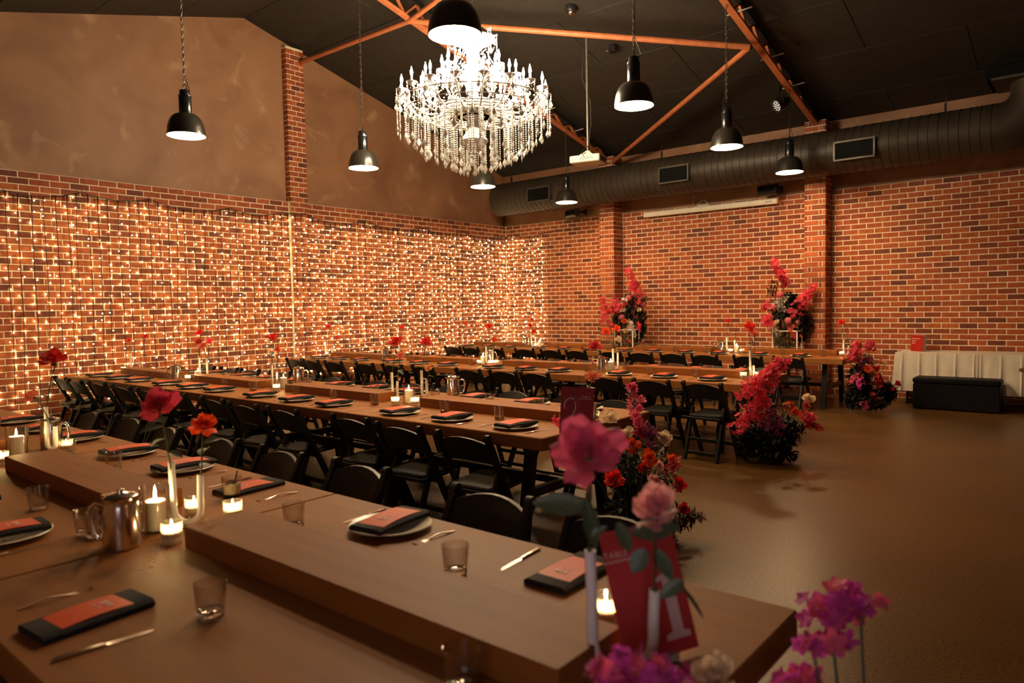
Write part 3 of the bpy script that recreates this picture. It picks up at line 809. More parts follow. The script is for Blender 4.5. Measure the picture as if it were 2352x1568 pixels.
# ------------------------------------------------------------------ curtain of fairy lights
_g = (1+5**.5)/2
ICO_V = [Vector(v).normalized() for v in ((-1,_g,0),(1,_g,0),(-1,-_g,0),(1,-_g,0),(0,-1,_g),(0,1,_g),(0,-1,-_g),(0,1,-_g),(_g,0,-1),(_g,0,1),(-_g,0,-1),(-_g,0,1))]
ICO_F = [(0,11,5),(0,5,1),(0,1,7),(0,7,10),(0,10,11),(1,5,9),(5,11,4),(11,10,2),(10,7,6),(7,1,8),(3,9,4),(3,4,2),(3,2,6),(3,6,8),(3,8,9),(4,9,5),(2,4,11),(6,2,10),(8,6,7),(9,8,1)]
def curtain():
    t = thing('fairy_light_curtain', 'curtain of warm fairy lights on dark wires covering the brick corner', 'fairy lights', (.05, -5, 3.2))
    rnd = random.Random(5)
    base = Vector((.05, -5, 3.2))
    hooks = []
    for px, py in ((-200,428),(-95,432),(8,437),(188,441),(343,457),(527,477),(650,488),(700,490),(841,507),(970,522),(1064,531),(1146,541)):
        p = at_x(px, py, .05 if not 655 < px < 705 else .09); hooks.append(('L', -p.y, p.z))
    cor = (hooks[-1][1])
    segs = []          # polyline of the cable in (s, z): s<0 on the left wall (y = s), s>0 on the right wall (x = s)
    pts = [(-h[1], h[2]) for h in hooks]
    for px, py in ((1176,539),(1252,534),(1276,529)):
        p = at_y(px, py, -.04); pts.append((p.x, p.z))
    path = []
    for i in range(len(pts)-1):
        (s0, z0), (s1, z1) = pts[i], pts[i+1]
        L = abs(s1-s0); n = max(2, int(L/.06)); sag = .085*min(1.3, L)**1.2
        for k in range(n):
            u = k/n; path.append((s0+(s1-s0)*u, z0+(z1-z0)*u-sag*4*u*(1-u)*.9))
    path.append(pts[-1])
    def wall_pt(s, z, off=.05):
        if s <= 0:
            o = off+(.06 if PL[0]-.02 < s < PL[1]+.02 else 0)
            return Vector((o, min(s, -off), z))
        return Vector((max(s, off), -off, z))
    cable = MB().tube([wall_pt(s, z)-base for s, z in path], .006, 6)
    link('top_cable', cable.mesh('top_cable', 60, M['wire']), t)
    for (s, z) in pts:
        link('hook', MB().bar(wall_pt(s, z+.045, .03)-base, wall_pt(s, z-.03, .05)-base, .006, .006).mesh('hook', 0, M['wire']), t)
    def cable_z(s):
        for i in range(len(path)-1):
            if path[i][0] <= s <= path[i+1][0]:
                u = (s-path[i][0])/(path[i+1][0]-path[i][0]+1e-9); return path[i][1]+(path[i+1][1]-path[i][1])*u
        return path[-1][1]
    s = pts[0][0]+.03; end = pts[-2][0]
    while s <= end:
        zt = cable_z(s); zb = rnd.uniform(.28, .55); jig = rnd.uniform(-.012, .012)
        w = []; z = zt; ph = rnd.uniform(0, 6); am = rnd.uniform(.003, .010)
        blobs = MB()
        while z > zb:
            ss = s+jig*(zt-z)+am*math.sin(ph+3.1*(zt-z))
            off = .045+.012*math.sin(ph*1.7+2.2*(zt-z))
            w.append(wall_pt(ss, z, off)-base); z -= .16
        st = MB().tube(w, .0044, 4, False)
        z = zt-rnd.uniform(.05, .16)
        while z > zb:
            ss = s+jig*(zt-z)+am*math.sin(ph+3.1*(zt-z))
            sd = rnd.choice((-1, 1))*rnd.uniform(.012, .034)
            off = rnd.choice((.013, .016, .020, .028, .045, .065))
            p = wall_pt(ss+sd, z+rnd.uniform(-.01,.01), off)-base
            q = wall_pt(ss, z+.012, .045)-base
            st.bar(q, p+(q-p)*.15, .005, .005)
            blobs.add([p+v*.0078 for v in ICO_V], ICO_F)
            z -= rnd.uniform(.085, .155)
        so = link('strand', st.mesh('strand', 0, M['wire']), t)
        tag(link('bulbs', blobs.mesh('bulbs', 60, M['fairy']), so), kind='stuff')
        # short tail of wrapped lead below the cable
        link('lead', MB().tube([wall_pt(s, zt, .05)-base, wall_pt(s, zt-.10, .048)-base], [.011, .004], 6).mesh('lead', 60, M['wire']), so)
        s += rnd.uniform(.105, .165)
curtain()

# ------------------------------------------------------------------ tables
TZ = .755
SEG = 2.0
TH = .085
def table_recipe(L, W):
    top = MB().cbox((L/2, 0, TZ-TH/2), (L-.006, W, TH), .006)
    lg = []
    for x in (.32, L-.32):
        m = MB().bar((x, -W*.36, 0), (x, -W*.28, TZ-TH), .07, .06).mesh('leg', 0, M['black_steel']); lg.append(('leg', m))
        m = MB().bar((x, W*.36, 0), (x, W*.28, TZ-TH), .07, .06).mesh('leg', 0, M['black_steel']); lg.append(('leg', m))
        lg.append(('cross_rail', MB().box((x, 0, .30), (.05, W*.62, .06)).mesh('cross_rail', 0, M['black_steel'])))
    lg.append(('stretcher', MB().box((L/2, 0, .30), (L-.64, .05, .05)).mesh('stretcher', 0, M['black_steel'])))
    return [('tabletop', top.mesh('tabletop', 0, M['wood']))]+lg
REC_T = {}
def table_row(name, x1, n, yc, W, seg=SEG):
    key = (seg, W)
    if key not in REC_T: REC_T[key] = table_recipe(seg, W)
    for i in range(n):
        lb = 'oiled timber trestle table, %s section of the %s from the flower end' % (ORD[i], name)
        inst(REC_T[key], 'trestle_table', lb, 'table', (x1-(i+1)*seg, yc, 0), 0, 'sections of the '+name)
T1 = dict(name='front table', x1=10.165, n=4, y=-11.567, W=1.41, seg=2.03)
T2 = dict(name='second table', x1=8.095, n=4, y=-8.595, W=1.375, seg=2.0)
T3 = dict(name='third table', x1=7.985, n=4, y=-5.14, W=1.375, seg=1.98)
T4 = dict(name='back table', x1=7.95, n=4, y=-1.42, W=1.375, seg=1.98)
for T in (T1, T2, T3, T4): table_row(T['name'], T['x1'], T['n'], T['y'], T['W'], T['seg'])
RISER_H = .078
def risers(T, spans, w, dy=0):
    for i, (a, b) in enumerate(spans):
        bm = MB().cbox(((b-a)/2, 0, RISER_H/2), (b-a, w, RISER_H), .003)
        lb = 'long timber riser block down the middle of the %s, %s from the flower end' % (T['name'], ORD[i])
        tag(link('timber_riser', bm.mesh('timber_riser', 0, M['wood_end']), None, (a, T['y']+dy, TZ)), lb, 'riser', 'timber risers on the '+T['name'])
risers(T1, [(8.31, 9.93), (6.29, 7.76), (4.22, 5.72)], .255, .06)
def auto_spans(T):
    return [(T['x1']-(i+1)*T['seg']+.29, T['x1']-i*T['seg']-.25) for i in range(T['n'])]
risers(T2, auto_spans(T2), .235, -.02)
risers(T3, auto_spans(T3), .235)
risers(T4, auto_spans(T4), .235)

# ------------------------------------------------------------------ chairs
def chair_recipe():
    yz = lambda z: .20-.50*z
    out = []
    for s in (-1, 1):
        bm = MB().bar((s*.205, yz(0), 0), (s*.205, yz(.775), .775), .030, .044, (1,0,0), .003)
        dirv = Vector((0, -.5, 1)).normalized()
        c = Vector((s*.205, yz(.775), .775)); sd = Vector((1,0,0)); nn = dirv.cross(sd)
        ring0 = [(c-sd*.015+(dirv*math.sin(a)+nn*math.cos(a))*.026)[:] for a in [2*PI*i/12 for i in range(12)]]
        ring1 = [(Vector(p)+sd*.030)[:] for p in ring0]
        bm.add(ring0+ring1, [tuple(range(11,-1,-1)), tuple(range(12,24))]+[(i,(i+1)%12,12+(i+1)%12,12+i) for i in range(12)])
        out.append(('upright', bm.mesh('upright', 30, M['chair'])))
        bm = MB().bar((s*.172, -.225, 0), (s*.172, -.045, .52), .028, .040, (1,0,0), .003)
        out.append(('rear_leg', bm.mesh('rear_leg', 30, M['chair'])))
    # seat frame and pad
    st = MB().cbox((0, .065, .425), (.375, .40, .026), .006, Matrix.Rotation(math.radians(3), 4, 'X'))
    pad = MB().cbox((0, .065, .446), (.345, .365, .028), .012, Matrix.Rotation(math.radians(3), 4, 'X'))
    out.append(('seat', st.mesh('seat', 30, M['chair']), [('seat_pad', pad.mesh('seat_pad', 40, M['pad']))]))
    rows = []
    nx = 9
    for side in (0, 1):
        for j in range(3):
            row = []
            for i in range(nx):
                u = -1+2*i/(nx-1); x = u*.192
                zb, ztp = .600+.018*(1-u*u), .735+.040*(1-u*u)
                zz = zb+(ztp-zb)*j/2
                yy = yz(zz)-.018*(1-u*u)+(-.011 if side == 0 else .011)
                row.append((x, yy, zz))
            rows.append(row)
    m = nx
    vs = [p for r in rows for p in r]; fs = []
    for o, fl in ((0, 0), (3, 1)):
        for j in range(2):
            for i in range(m-1):
                q = [(o+j)*m+i, (o+j)*m+i+1, (o+j+1)*m+i+1, (o+j+1)*m+i]
                fs.append(tuple(q if not fl else q[::-1]))
    for i in range(m-1):
        fs.append((2*m+i, 2*m+i+1, 5*m+i+1, 5*m+i)); fs.append((i+1, i, 3*m+i, 3*m+i+1))
    for e in (0, m-1):
        for j in range(2):
            q = (j*m+e, (j+1)*m+e, (4+j)*m+e, (3+j)*m+e); fs.append(q if e else q[::-1])
    out.append(('backrest', MB().add(vs, fs).mesh('backrest', 40, M['chair'])))
    for (y, z, w) in ((-.200, .075, .34), (-.155, .205, .34), (yz(.14), .14, .40), (yz(.43), .405, .40)):
        out.append(('stretcher', MB().cbox((0, y, z), (w, .020, .034), .003).mesh('stretcher', 0, M['chair'])))
    return out
CHAIR = chair_recipe()
CH_R = random.Random(21)
def chair(T, side, idx, x, y=None):
    """side 'near' sits on the camera's side of the table and faces +y; 'far' faces -y"""
    near = side == 'near'
    yy = (T['y']-T['W']/2-.10) if near else (T['y']+T['W']/2+.10)
    if y is not None: yy = y
    lb = 'black folding chair, %s from the flower end, %s side of the %s' % (ORD[idx], side, T['name'])
    inst(CHAIR, 'folding_chair', lb, 'chair', (x+CH_R.uniform(-.02,.02), yy+CH_R.uniform(-.03,.03), 0), (0 if near else PI)+CH_R.uniform(-.06,.06), 'black folding chairs')

# ------------------------------------------------------------------ place settings
PLATE = MB().lathe([(1e-6,.0),(.088,.0),(.092,.002),(.120,.010),(.150,.017),(.156,.020),(.153,.0225),(.120,.0155),(.092,.007),(.080,.006),(1e-6,.006)], 48).mesh('dinner_plate', 40, M['plate'])
def napkin_mesh(L, W, drape):
    rows = []
    for side in (1, 0):
        for i in range(13):
            y = -L/2+L*i/12
            z = -drape*(abs(2*i/12-1)**2.2)
            zz = z+(.020 if side else 0)
            rows.append([(-W/2, y, zz-(.008 if side else 0)), (-W/2+.012, y, zz), (W/2-.012, y, zz), (W/2, y, zz-(.008 if side else 0))])
    vs = [p for r in rows for p in r]; fs = []
    for o, fl in ((0, 0), (13, 1)):
        for i in range(12):
            for j in range(3):
                q = ((o+i)*4+j, (o+i)*4+j+1, (o+i+1)*4+j+1, (o+i+1)*4+j); fs.append(q if not fl else q[::-1])
    for i in range(12):
        fs.append((i*4, (i+1)*4, (14+i)*4, (13+i)*4)); fs.append(((i+1)*4+3, i*4+3, (13+i)*4+3, (14+i)*4+3))
    fs.append((3,2,1,0)+()); 
    fs.append((0, 13*4, 13*4+1, 1)); fs.append((1, 13*4+1, 13*4+2, 2)); fs.append((2, 13*4+2, 13*4+3, 3))
    e, g = 12*4, 25*4
    fs.append((e+1, g+1, g, e)); fs.append((e+2, g+2, g+1, e+1)); fs.append((e+3, g+3, g+2, e+2))
    fs = [f for f in fs if f != (3,2,1,0)]
    return MB().add(vs, fs).mesh('folded_napkin', 40, M['napkin'])
NAP_P = napkin_mesh(.285, .150, .004)
NAP_T = napkin_mesh(.285, .150, .0)
def card_mesh(L=.225, W=.118, bow=.006):
    rows = [[(-W/2, -L/2+L*i/8, -bow*(2*i/8-1)**2), (W/2, -L/2+L*i/8, -bow*(2*i/8-1)**2)] for i in range(9)]
    top = MB().grid([[(x, y, z+.0016) for x, y, z in r] for r in rows]); top.grid([[(x, y, z) for x, y, z in r][::-1] for r in rows])
    n = 9
    for i in range(n-1):
        top.f.append((2*i, 2*i+2, 18+2*i+3, 18+2*i+1)); top.f.append((2*i+3, 2*i+1, 18+2*i, 18+2*i+2))
    top.f.append((0, 1, 18, 19)); top.f.append((17, 16, 35, 34))
    return top.mesh('menu_card', 40, M['card'])
CARD = card_mesh()
def ink_mesh():
    bm = MB()
    for (x, y, w, h) in ((-.012,.045,.010,.024),(.004,.048,.006,.018),(.020,.046,.010,.014),(-.016,.022,.022,.003),(.010,.022,.016,.003)):
        bm.box((x, y, .0020), (w, h, .0006))
    return bm.mesh('card_lettering', 0, M['card_ink'])
INK = ink_mesh()
def fork_mesh():
    o = [(-.005,-.095),(.005,-.095),(.0055,-.06),(.003,0),(.003,.035),(.011,.045),(.012,.06)]
    bm = MB()
    def bend(y): return .006+.006*math.cos((y+.02)*40)*(1 if y > -.06 else .6)+(.006 if y > .06 else 0)
    segs = [(-.095,.0055),(-.07,.006),(-.03,.0035),(.0,.003),(.03,.0035),(.042,.010),(.055,.012)]
    rows = []
    for y, w in segs: rows.append([(-w, y, bend(y)), (w, y, bend(y)), (w, y, bend(y)-.003), (-w, y, bend(y)-.003)])
    bm.grid(rows, closed=True)
    for k in range(4):
        x = -.0102+.0068*k
        bm.grid([[(x-.0018, y, bend(.055)+dz), (x+.0018, y, bend(.055)+dz), (x+.0018, y, bend(.055)+dz-.002), (x-.0018, y, bend(.055)+dz-.002)] for y, dz in ((.055,0),(.078,-.002),(.098,.003))], closed=True)
    return bm.mesh('dinner_fork', 40, M['cutlery'])
def knife_mesh():
    bm = MB()
    rows = []
    for y, w, t in ((-.115,.006,.006),(-.10,.0075,.008),(-.06,.0065,.008),(-.005,.0055,.007),(.0,.0045,.004),(.006,.009,.002),(.05,.010,.002),(.09,.0085,.0016),(.112,.003,.0012)):
        rows.append([(-w*.8, y, t), (w, y, t*.8), (w, y, 0.0), (-w*.8, y, 0.0)])
    bm.grid(rows, closed=True)
    bm.f += [(3,2,1,0)]; n = len(rows)-1; bm.f += [(n*4, n*4+1, n*4+2, n*4+3)]
    return bm.mesh('dinner_knife', 40, M['cutlery'])
FORK, KNIFE = fork_mesh(), knife_mesh()
def tumbler_meshes():
    out = [(.036,.018),(.0375,.030),(.0395,.055),(.0410,.066),(.0428,.092),(.0432,.0945),(.0428,.096)]
    inn = [(.0414,.0955),(.0408,.092),(.0395,.068),(.036,.040),(.0343,.022),(.030,.0185),(1e-6,.018)]
    bowl = MB().lathe(out+inn, 36, None, .0022, lambda i: i <= 2)
    bowl.f = [f for f in bowl.f if len(f) == 4]
    base = MB().lathe([(1e-6,.002),(.026,.003),(.0325,0),(.034,.003),(.0355,.014),(.0358,.0178),(.030,.0182),(1e-6,.0176)], 36, None, .0022, lambda i: 3 <= i <= 5)
    return bowl.mesh('tumbler', 40, M['tumbler_glass']), base.mesh('tumbler_base', 40, M['glass'])
TUMBLER, TBASE = tumbler_meshes()
def put_tumbler(loc, rz, label, group):
    o = tag(link('tumbler', TUMBLER, None, loc, (0,0,rz)), label, 'glass', group)
    link('base', TBASE, o)
    return o
ST_R = random.Random(33)
def setting(T, side, idx, x, y=None, plate=True, card=True, fork=True, knife=True, glass=True, gx=.28, tilt=0.0, bare_dy=0):
    """one cover; local frame has the guest at -y"""
    near = side == 'near'; rz = 0 if near else PI
    yc = T['y'] + (-1 if near else 1)*(T['W']/2-.205) if y is None else y
    def w(dx, dy): return (x+(dx if near else -dx), yc+(dy if near else -dy))
    nm = T['name']; o = ORD[idx]
    where = '%s from flower end, %s side of %s' % (o, side, nm)
    g = 'place settings on the '+nm
    j = lambda a: ST_R.uniform(-a, a)
    z = TZ+.0005
    if plate:
        tag(link('dinner_plate', PLATE, None, (x, yc, z), (0,0,j(3))), 'cream dinner plate, '+where, 'plate', g)
    rot = rz+tilt+j(.10)
    zn = z+.0235 if plate else z+.001
    px, py = w(j(.01), j(.01)+bare_dy)
    tag(link('folded_napkin', NAP_P if plate else NAP_T, None, (px, py, zn+.004 if plate else zn), (0,0,rot)), 'black folded napkin '+('' if plate else '')+where, 'napkin', g)
    if card:
        ct = thing('menu_card', 'red menu card on napkin '+where, 'menu card', (px, py, zn+(.0262 if plate else .0225)), rot+j(.05), g)
        link('card', CARD, ct); link('lettering', INK, ct)
    if fork:
        px, py = w(-.215+j(.015), -.02+j(.02))
        tag(link('dinner_fork', FORK, None, (px, py, z), (0,0,rz+j(.12))), 'steel fork at place setting '+where, 'fork', g)
    if knife:
        px, py = w(.205+j(.02), -.02+j(.02))
        tag(link('dinner_knife', KNIFE, None, (px, py, z), (0,0,rz+j(.12))), 'steel knife at place setting '+where, 'knife', g)
    if glass:
        px, py = w(gx+j(.015), .215+j(.01))
        put_tumbler((px, py, z), j(3), 'clear ribbed tumbler '+where, g)

# front table: far side in full, near side where the frame reaches
far_x = [9.54, 8.73, 7.74, 7.08, 6.40, 5.60, 4.98, 4.36]
for i, x in enumerate(far_x):
    setting(T1, 'far', i, x, y=-11.055 if i else -11.02, plate=i not in (0, 2), knife=True, fork=i != 0, glass=i != 2, gx=.30, tilt=0.05 if i == 1 else 0)
for i, (x, pl) in enumerate(((8.665, False), (7.66, True), (7.02, True))):
    setting(T1, 'near', i, x, y=-12.075 if not pl else -12.0, plate=pl, gx=.27, fork=True, knife=True)
for i, x in enumerate([9.40, 8.78, 7.85, 7.20, 6.50, 5.75, 5.05, 4.40]): chair(T1, 'far', i, x, y=-10.70)
# second table
p2 = [7.71, 7.11, 6.54, 5.69, 5.12, 4.53, 3.73, 3.16, 2.55, 1.80, 1.22, .62]
for i, x in enumerate(p2):
    setting(T2, 'near', i, x, y=-9.08)
    chair(T2, 'near', i, x-.02)
p2f = [7.62, 7.10, 6.45, 5.60, 5.08, 4.48, 3.68, 3.10, 2.50, 1.78, 1.20, .62]
for i, x in enumerate(p2f):
    setting(T2, 'far', i, x, y=-8.12)
    chair(T2, 'far', i, x+.02)
p3 = [7.57, 7.00, 6.42, 5.54, 5.02, 4.46, 3.58, 3.0, 2.42, 1.62, 1.05, .5]
for i, x in enumerate(p3):
    setting(T3, 'near', i, x, y=-5.60)
    chair(T3, 'near', i, x+.12 if i < 3 else x)
    setting(T3, 'far', i, x-.05, y=-4.68)
    chair(T3, 'far', i, x-.02)
p4 = [7.30, 6.68, 6.02, 5.45, 4.86, 4.30, 3.55, 3.0, 2.4, 1.65, 1.08, .5]
for i, x in enumerate(p4):
    setting(T4, 'near', i, x, y=-1.90)
    chair(T4, 'near', i, x)
# ------------------------------------------------------------------ candles, votives, jugs, tube vases
FLAME = MB().lathe([(1e-6,0),(.0050,.006),(.0060,.012),(.0040,.022),(.0015,.032),(1e-6,.037)], 8).mesh('flame', 60, M['flame'])
WICK = MB().tube([(0,0,-.006),(0,0,.006)], .0012, 5).mesh('wick', 0, M['wick'])
PILLAR = MB().lathe([(.036,0),(.0365,.004),(.0365,.104),(.034,.108),(.028,.105),(1e-6,.098)], 28).mesh('pillar_candle', 50, M['wax'])
HURR = MB().lathe([(.053,0),(.055,.003),(.055,.170),(.0525,.170),(.0525,.007),(1e-6,.006)], 32).mesh('hurricane_glass', 50, M['thin_glass'])
VOTG = MB().lathe([(.031,0),(.0345,.003),(.0355,.014),(.0360,.040),(.0370,.072),(.0375,.075),(.0335,.075),(.0325,.040),(.0310,.020),(1e-6,.017)], 28, None, .0022, lambda i: 1 <= i <= 3).mesh('votive_glass', 40, M['votive_glass'])
TEA = MB().lathe([(.0265,.020),(.0268,.044),(.0245,.046),(.018,.044),(1e-6,.043)], 20).mesh('tealight', 50, M['wax'])
def hurricane(x, y, where, z=TZ):
    tag(link('hurricane_vase', HURR, None, (x, y, z+.0005)), 'clear glass hurricane cylinder around a pillar candle, '+where, 'candle holder', 'hurricane candle holders')
    t = thing('pillar_candle', 'lit white pillar candle inside glass, '+where, 'candle', (x, y, z+.0075), 0, 'white pillar candles')
    link('wax', PILLAR, t); w = link('wick', WICK, t, (0,0,.104)); link('flame', FLAME, w, (0,0,.004), scale=.95)
def votive(x, y, where, z=TZ):
    tag(link('votive_holder', VOTG, None, (x, y, z+.0005), (0,0,x)), 'small ribbed glass votive holder, '+where, 'candle holder', 'glass votive holders')
    t = thing('tealight', 'lit tealight in small glass, '+where, 'candle', (x, y, z), 0, 'tealights in votive holders')
    link('wax', TEA, t); w = link('wick', WICK, t, (0,0,.046)); link('flame', FLAME, w, (0,0,.003), scale=.62)
def jug_recipe():
    body = MB().lathe([(.058,0),(.062,.004),(.0625,.020),(.060,.090),(.056,.150),(.053,.164),(.055,.176),(.058,.180),(.055,.180),(.050,.166),(.052,.150),(.056,.03),(1e-6,.02)], 36)
    sp = MB().add([(.050,-.014,.150),(.050,.014,.150),(.078,0,.184),(.052,-.022,.176),(.052,.022,.176)], [(0,2,3),(1,4,2),(0,1,2)])
    lid = MB().lathe([(.054,.178),(.056,.182),(.045,.190),(.020,.195),(.010,.197),(.012,.206),(1e-6,.208)], 28)
    h = MB().tube([(-.055,0,.150),(-.085,0,.158),(-.105,0,.140),(-.108,0,.095),(-.098,0,.050),(-.080,0,.028),(-.060,0,.030)], [.007,.008,.008,.008,.008,.007,.006], 8)
    hg = MB().box((-.050,0,.182), (.022,.020,.014))
    return [('body', body.mesh('jug_body', 40, M['steel'])), ('spout', sp.mesh('jug_spout', 0, M['steel'])), ('lid', lid.mesh('jug_lid', 40, M['steel']), [('hinge', hg.mesh('jug_hinge', 0, M['steel']))]), ('handle', h.mesh('jug_handle', 60, M['steel']))]
JUG = jug_recipe()
def jug(x, y, where, rz, z=TZ):
    inst(JUG, 'steel_jug', 'polished steel water jug with handle, '+where, 'jug', (x, y, z+.0005), rz, 'steel water jugs')
CAMDIR = math.atan2(_r.y, _r.x)           # plan direction of the picture's horizontal
def tube_vase(x, y, where, gap=.045, h1=.25, h2=.17, rz=CAMDIR, z=TZ):
    t = thing('tube_vase', 'white U-shaped ceramic tube bud vase, '+where, 'vase', (x, y, z), rz, 'white tube vases')
    g = gap/2; r = .0125
    pts = [(-g*1.05, 0, h1), (-g, 0, h1*.6), (-g, 0, g+r+.006)]+[(-g*math.cos(a), 0, g+r-g*math.sin(a)) for a in [PI*k/8 for k in range(1, 8)]]+[(g, 0, g+r+.006), (g, 0, h2*.6), (g*1.05, 0, h2)]
    b = link('tube', MB().tube(pts, r, 14).mesh('vase_tube', 60, M['vase']), t)
    for (xx, hh) in ((-g*1.05, h1), (g*1.05, h2)):
        link('mouth', MB().lathe([(.0095, hh-.004), (.0095, hh+.0006), (1e-6, hh+.0004)], 12, Matrix.Translation((xx,0,0))).mesh('vase_mouth', 40, M['wick']), b)
    link('foot', MB().cbox((0, 0, .004), (.075, .075, .008), .002, Matrix.Rotation(PI/4, 4, 'Z')).mesh('vase_foot', 0, M['wood_end']), t)
    c, s = math.cos(rz), math.sin(rz)
    return [Vector((x+q*g*1.05*c, y+q*g*1.05*s, z+hh)) for q, hh in ((-1, h1), (1, h2))]

# ------------------------------------------------------------------ flowers
def rose_mesh(seed, opened=1.0, layers=22, reflex=1.0, cup=False):
    rnd = random.Random(seed); bm = MB()
    for i in range(layers):
        t = i/(layers-1)
        h = (.34+.30*t)*rnd.uniform(.88, 1.10)
        f0 = .02+.75*t*opened; f1 = -.15+1.55*t**1.1*opened*reflex+rnd.uniform(-.22,.22)*t
        if cup: f0 = .15+1.15*t; f1 = -.30+.75*t**2+rnd.uniform(-.15,.15)*t
        half = (1.10-.42*t)*rnd.uniform(.88, 1.05)
        th = i*2.39996+rnd.uniform(-.2, .2); r0 = .03+.07*t
        rows = []; r, z = r0, -.12*t; nv = 7
        wav = rnd.uniform(0, 6)
        for v in range(nv):
            vv = v/(nv-1)
            wprof = half*(.50+.50*math.sin(PI*min(1, .12+.60*vv)))*(1-.50*max(0, vv-.66)/.34)
            row = []
            for u in range(9):
                uu = -1+2*u/8
                edge = max(0, abs(uu)-.45)/.55
                lift = (.10*(1-t)-.16*t)*h*edge*edge*vv+.035*math.sin(wav+uu*4.2)*vv*vv
                tip = .07*h*max(0, 1-abs(uu)*2.4)*max(0, vv-.8)/.2
                rr = r*(1+.07*uu*uu*vv)+tip*math.sin(f1)
                row.append((rr*math.cos(th+uu*wprof), rr*math.sin(th+uu*wprof), z+lift+tip*math.cos(f1)))
            rows.append(row)
            ph = f0+(f1-f0)*vv**1.3
            r += h/(nv-1)*math.sin(ph)+.004; z += h/(nv-1)*math.cos(ph)
        bm.grid(rows)
    ext = max(math.hypot(v[0], v[1]) for v in bm.v)
    k = .5/ext
    bm.v = [(v[0]*k, v[1]*k, v[2]*k) for v in bm.v]
    return bm.mesh('bloom', 60)
ROSES_OPEN = [rose_mesh(s, 1.0, 19, 1.0) for s in (1, 2, 3)]
ROSES_CUP = [rose_mesh(s, .62, 17, .85, True) for s in (4, 5)]
SEPAL = MB().lathe([(.012,-.24),(.06,-.20),(.10,-.13),(.06,-.08),(1e-6,-.06)], 8).mesh('sepal', 60, M['stem'])
def leaf_mesh(fold=.25, droop=.5):
    rows = []
    for i in range(7):
        s = i/6; w = .30*math.sin(PI*min(1, s*.92+.06))**.8*(1-.25*s)
        z = -droop*.35*s*s
        rows.append([(-w, s, z+fold*w), (-w*.5, s, z+fold*w*.35), (0, s, z), (w*.5, s, z+fold*w*.35), (w, s, z+fold*w)])
    return MB().grid(rows).mesh('leaf', 60, M['leaf'])
LEAVES = [leaf_mesh(.25, .5), leaf_mesh(.45, 1.0)]
RS_R = random.Random(77)
def leaf_at(parent, origin, b, t, width, dep, me=0, tilt=0.0):
    """a leaf from photo point b to photo point t at depth dep, blade turned to the room"""
    p, q = at_d(*b, dep), at_d(*t, dep-.01)
    y = (q-p); L = y.length; y.normalize()
    z = (CAM-p).normalized()+Vector((0,0,.35+tilt)); z = (z-y*z.dot(y)).normalized(); x = y.cross(z)
    m = Matrix(((x.x,y.x,z.x),(x.y,y.y,z.y),(x.z,y.z,z.z)))
    return link('leaf', LEAVES[me], parent, p-origin, m.to_euler(), (width/.6, L, L*.8))
def axis_rot(d, spin=0.0):
    d = Vector(d).normalized()
    return (d.to_track_quat('Z', 'Y').to_matrix() @ Matrix.Rotation(spin, 3, 'Z')).to_euler()
def rose(label, pos, size, color, base, opened=True, leaves=2, lean=None, group='roses in tube vases', leaf=.075, leafmat=None, cat='rose'):
    """a cut rose whose bloom sits at pos and whose stem stands in the vase mouth at base"""
    pos, base = Vector(pos), Vector(base)
    t = thing('cut_rose', label, cat, base, 0, group)
    d = pos-base; out = Vector((d.x, d.y, 0))
    if lean is None:
        lean = Vector((RS_R.uniform(-.35,.35), RS_R.uniform(-.5,.1), 1.0))
        toc = (CAM-pos); toc.z = 0; lean += toc.normalized()*.75
    lean = Vector(lean).normalized()
    k = RS_R.randrange(3) if opened else RS_R.randrange(2)
    me = (ROSES_OPEN if opened else ROSES_CUP)[k]
    if not me.materials: me.materials.append(M['p_red'])
    b = link('bloom', me, t, d, axis_rot(lean, RS_R.uniform(0, 6)), size, M['p_'+color])
    link('sepal', SEPAL, b)
    neck = d-lean*size*.24
    low = Vector((0, 0, -.07))
    pts = []
    for i in range(11):
        s = i/10
        a = low*(1-s)**2+2*s*(1-s)*(Vector((d.x*.25+RS_R.uniform(-.004,.004), d.y*.25, (d.z-.07)*.5)))+neck*s*s
        pts.append(a)
    link('stem', MB().tube(pts, .0032, 6).mesh('stem', 60, M['stem']), t)
    for i in range(leaves):
        p = pts[4+(i*2) % 5]; an = RS_R.uniform(0, 2*PI)
        lf = link('leaf', LEAVES[i % 2], t, p, (RS_R.uniform(-.2,.5), RS_R.uniform(-.3,.3), an), leaf*RS_R.uniform(.8,1.2))
    return t
def floret(bm, Mx, r, rnd, n=5):
    for k in range(n):
        a = 2*PI*k/n+rnd.uniform(-.15,.15); cup = rnd.uniform(.15,.55)
        ca, sa = math.cos(a), math.sin(a)
        def P(rad, off, z): return (rad*ca-off*sa, rad*sa+off*ca, z)
        vs = [P(.06*r,0,0), P(.55*r,-.36*r,cup*.35*r), P(.6*r,0,cup*.30*r), P(.55*r,.36*r,cup*.35*r), P(.98*r,-.20*r,cup*.9*r*rnd.uniform(.6,1.2)), P(1.02*r,.18*r,cup*.9*r*rnd.uniform(.6,1.2))]
        bm.add(vs, [(0,1,2),(0,2,3),(1,4,2),(2,4,5),(2,5,3)], Mx)
def rand_rot(rnd, toward=None, spread=1.0):
    d = Vector((rnd.gauss(0,1), rnd.gauss(0,1), rnd.gauss(0,1)))*spread
    if toward is not None: d += toward
    if d.length < 1e-4: d = Vector((0,0,1))
    return d.normalized().to_track_quat('Z', 'Y').to_matrix().to_4x4()
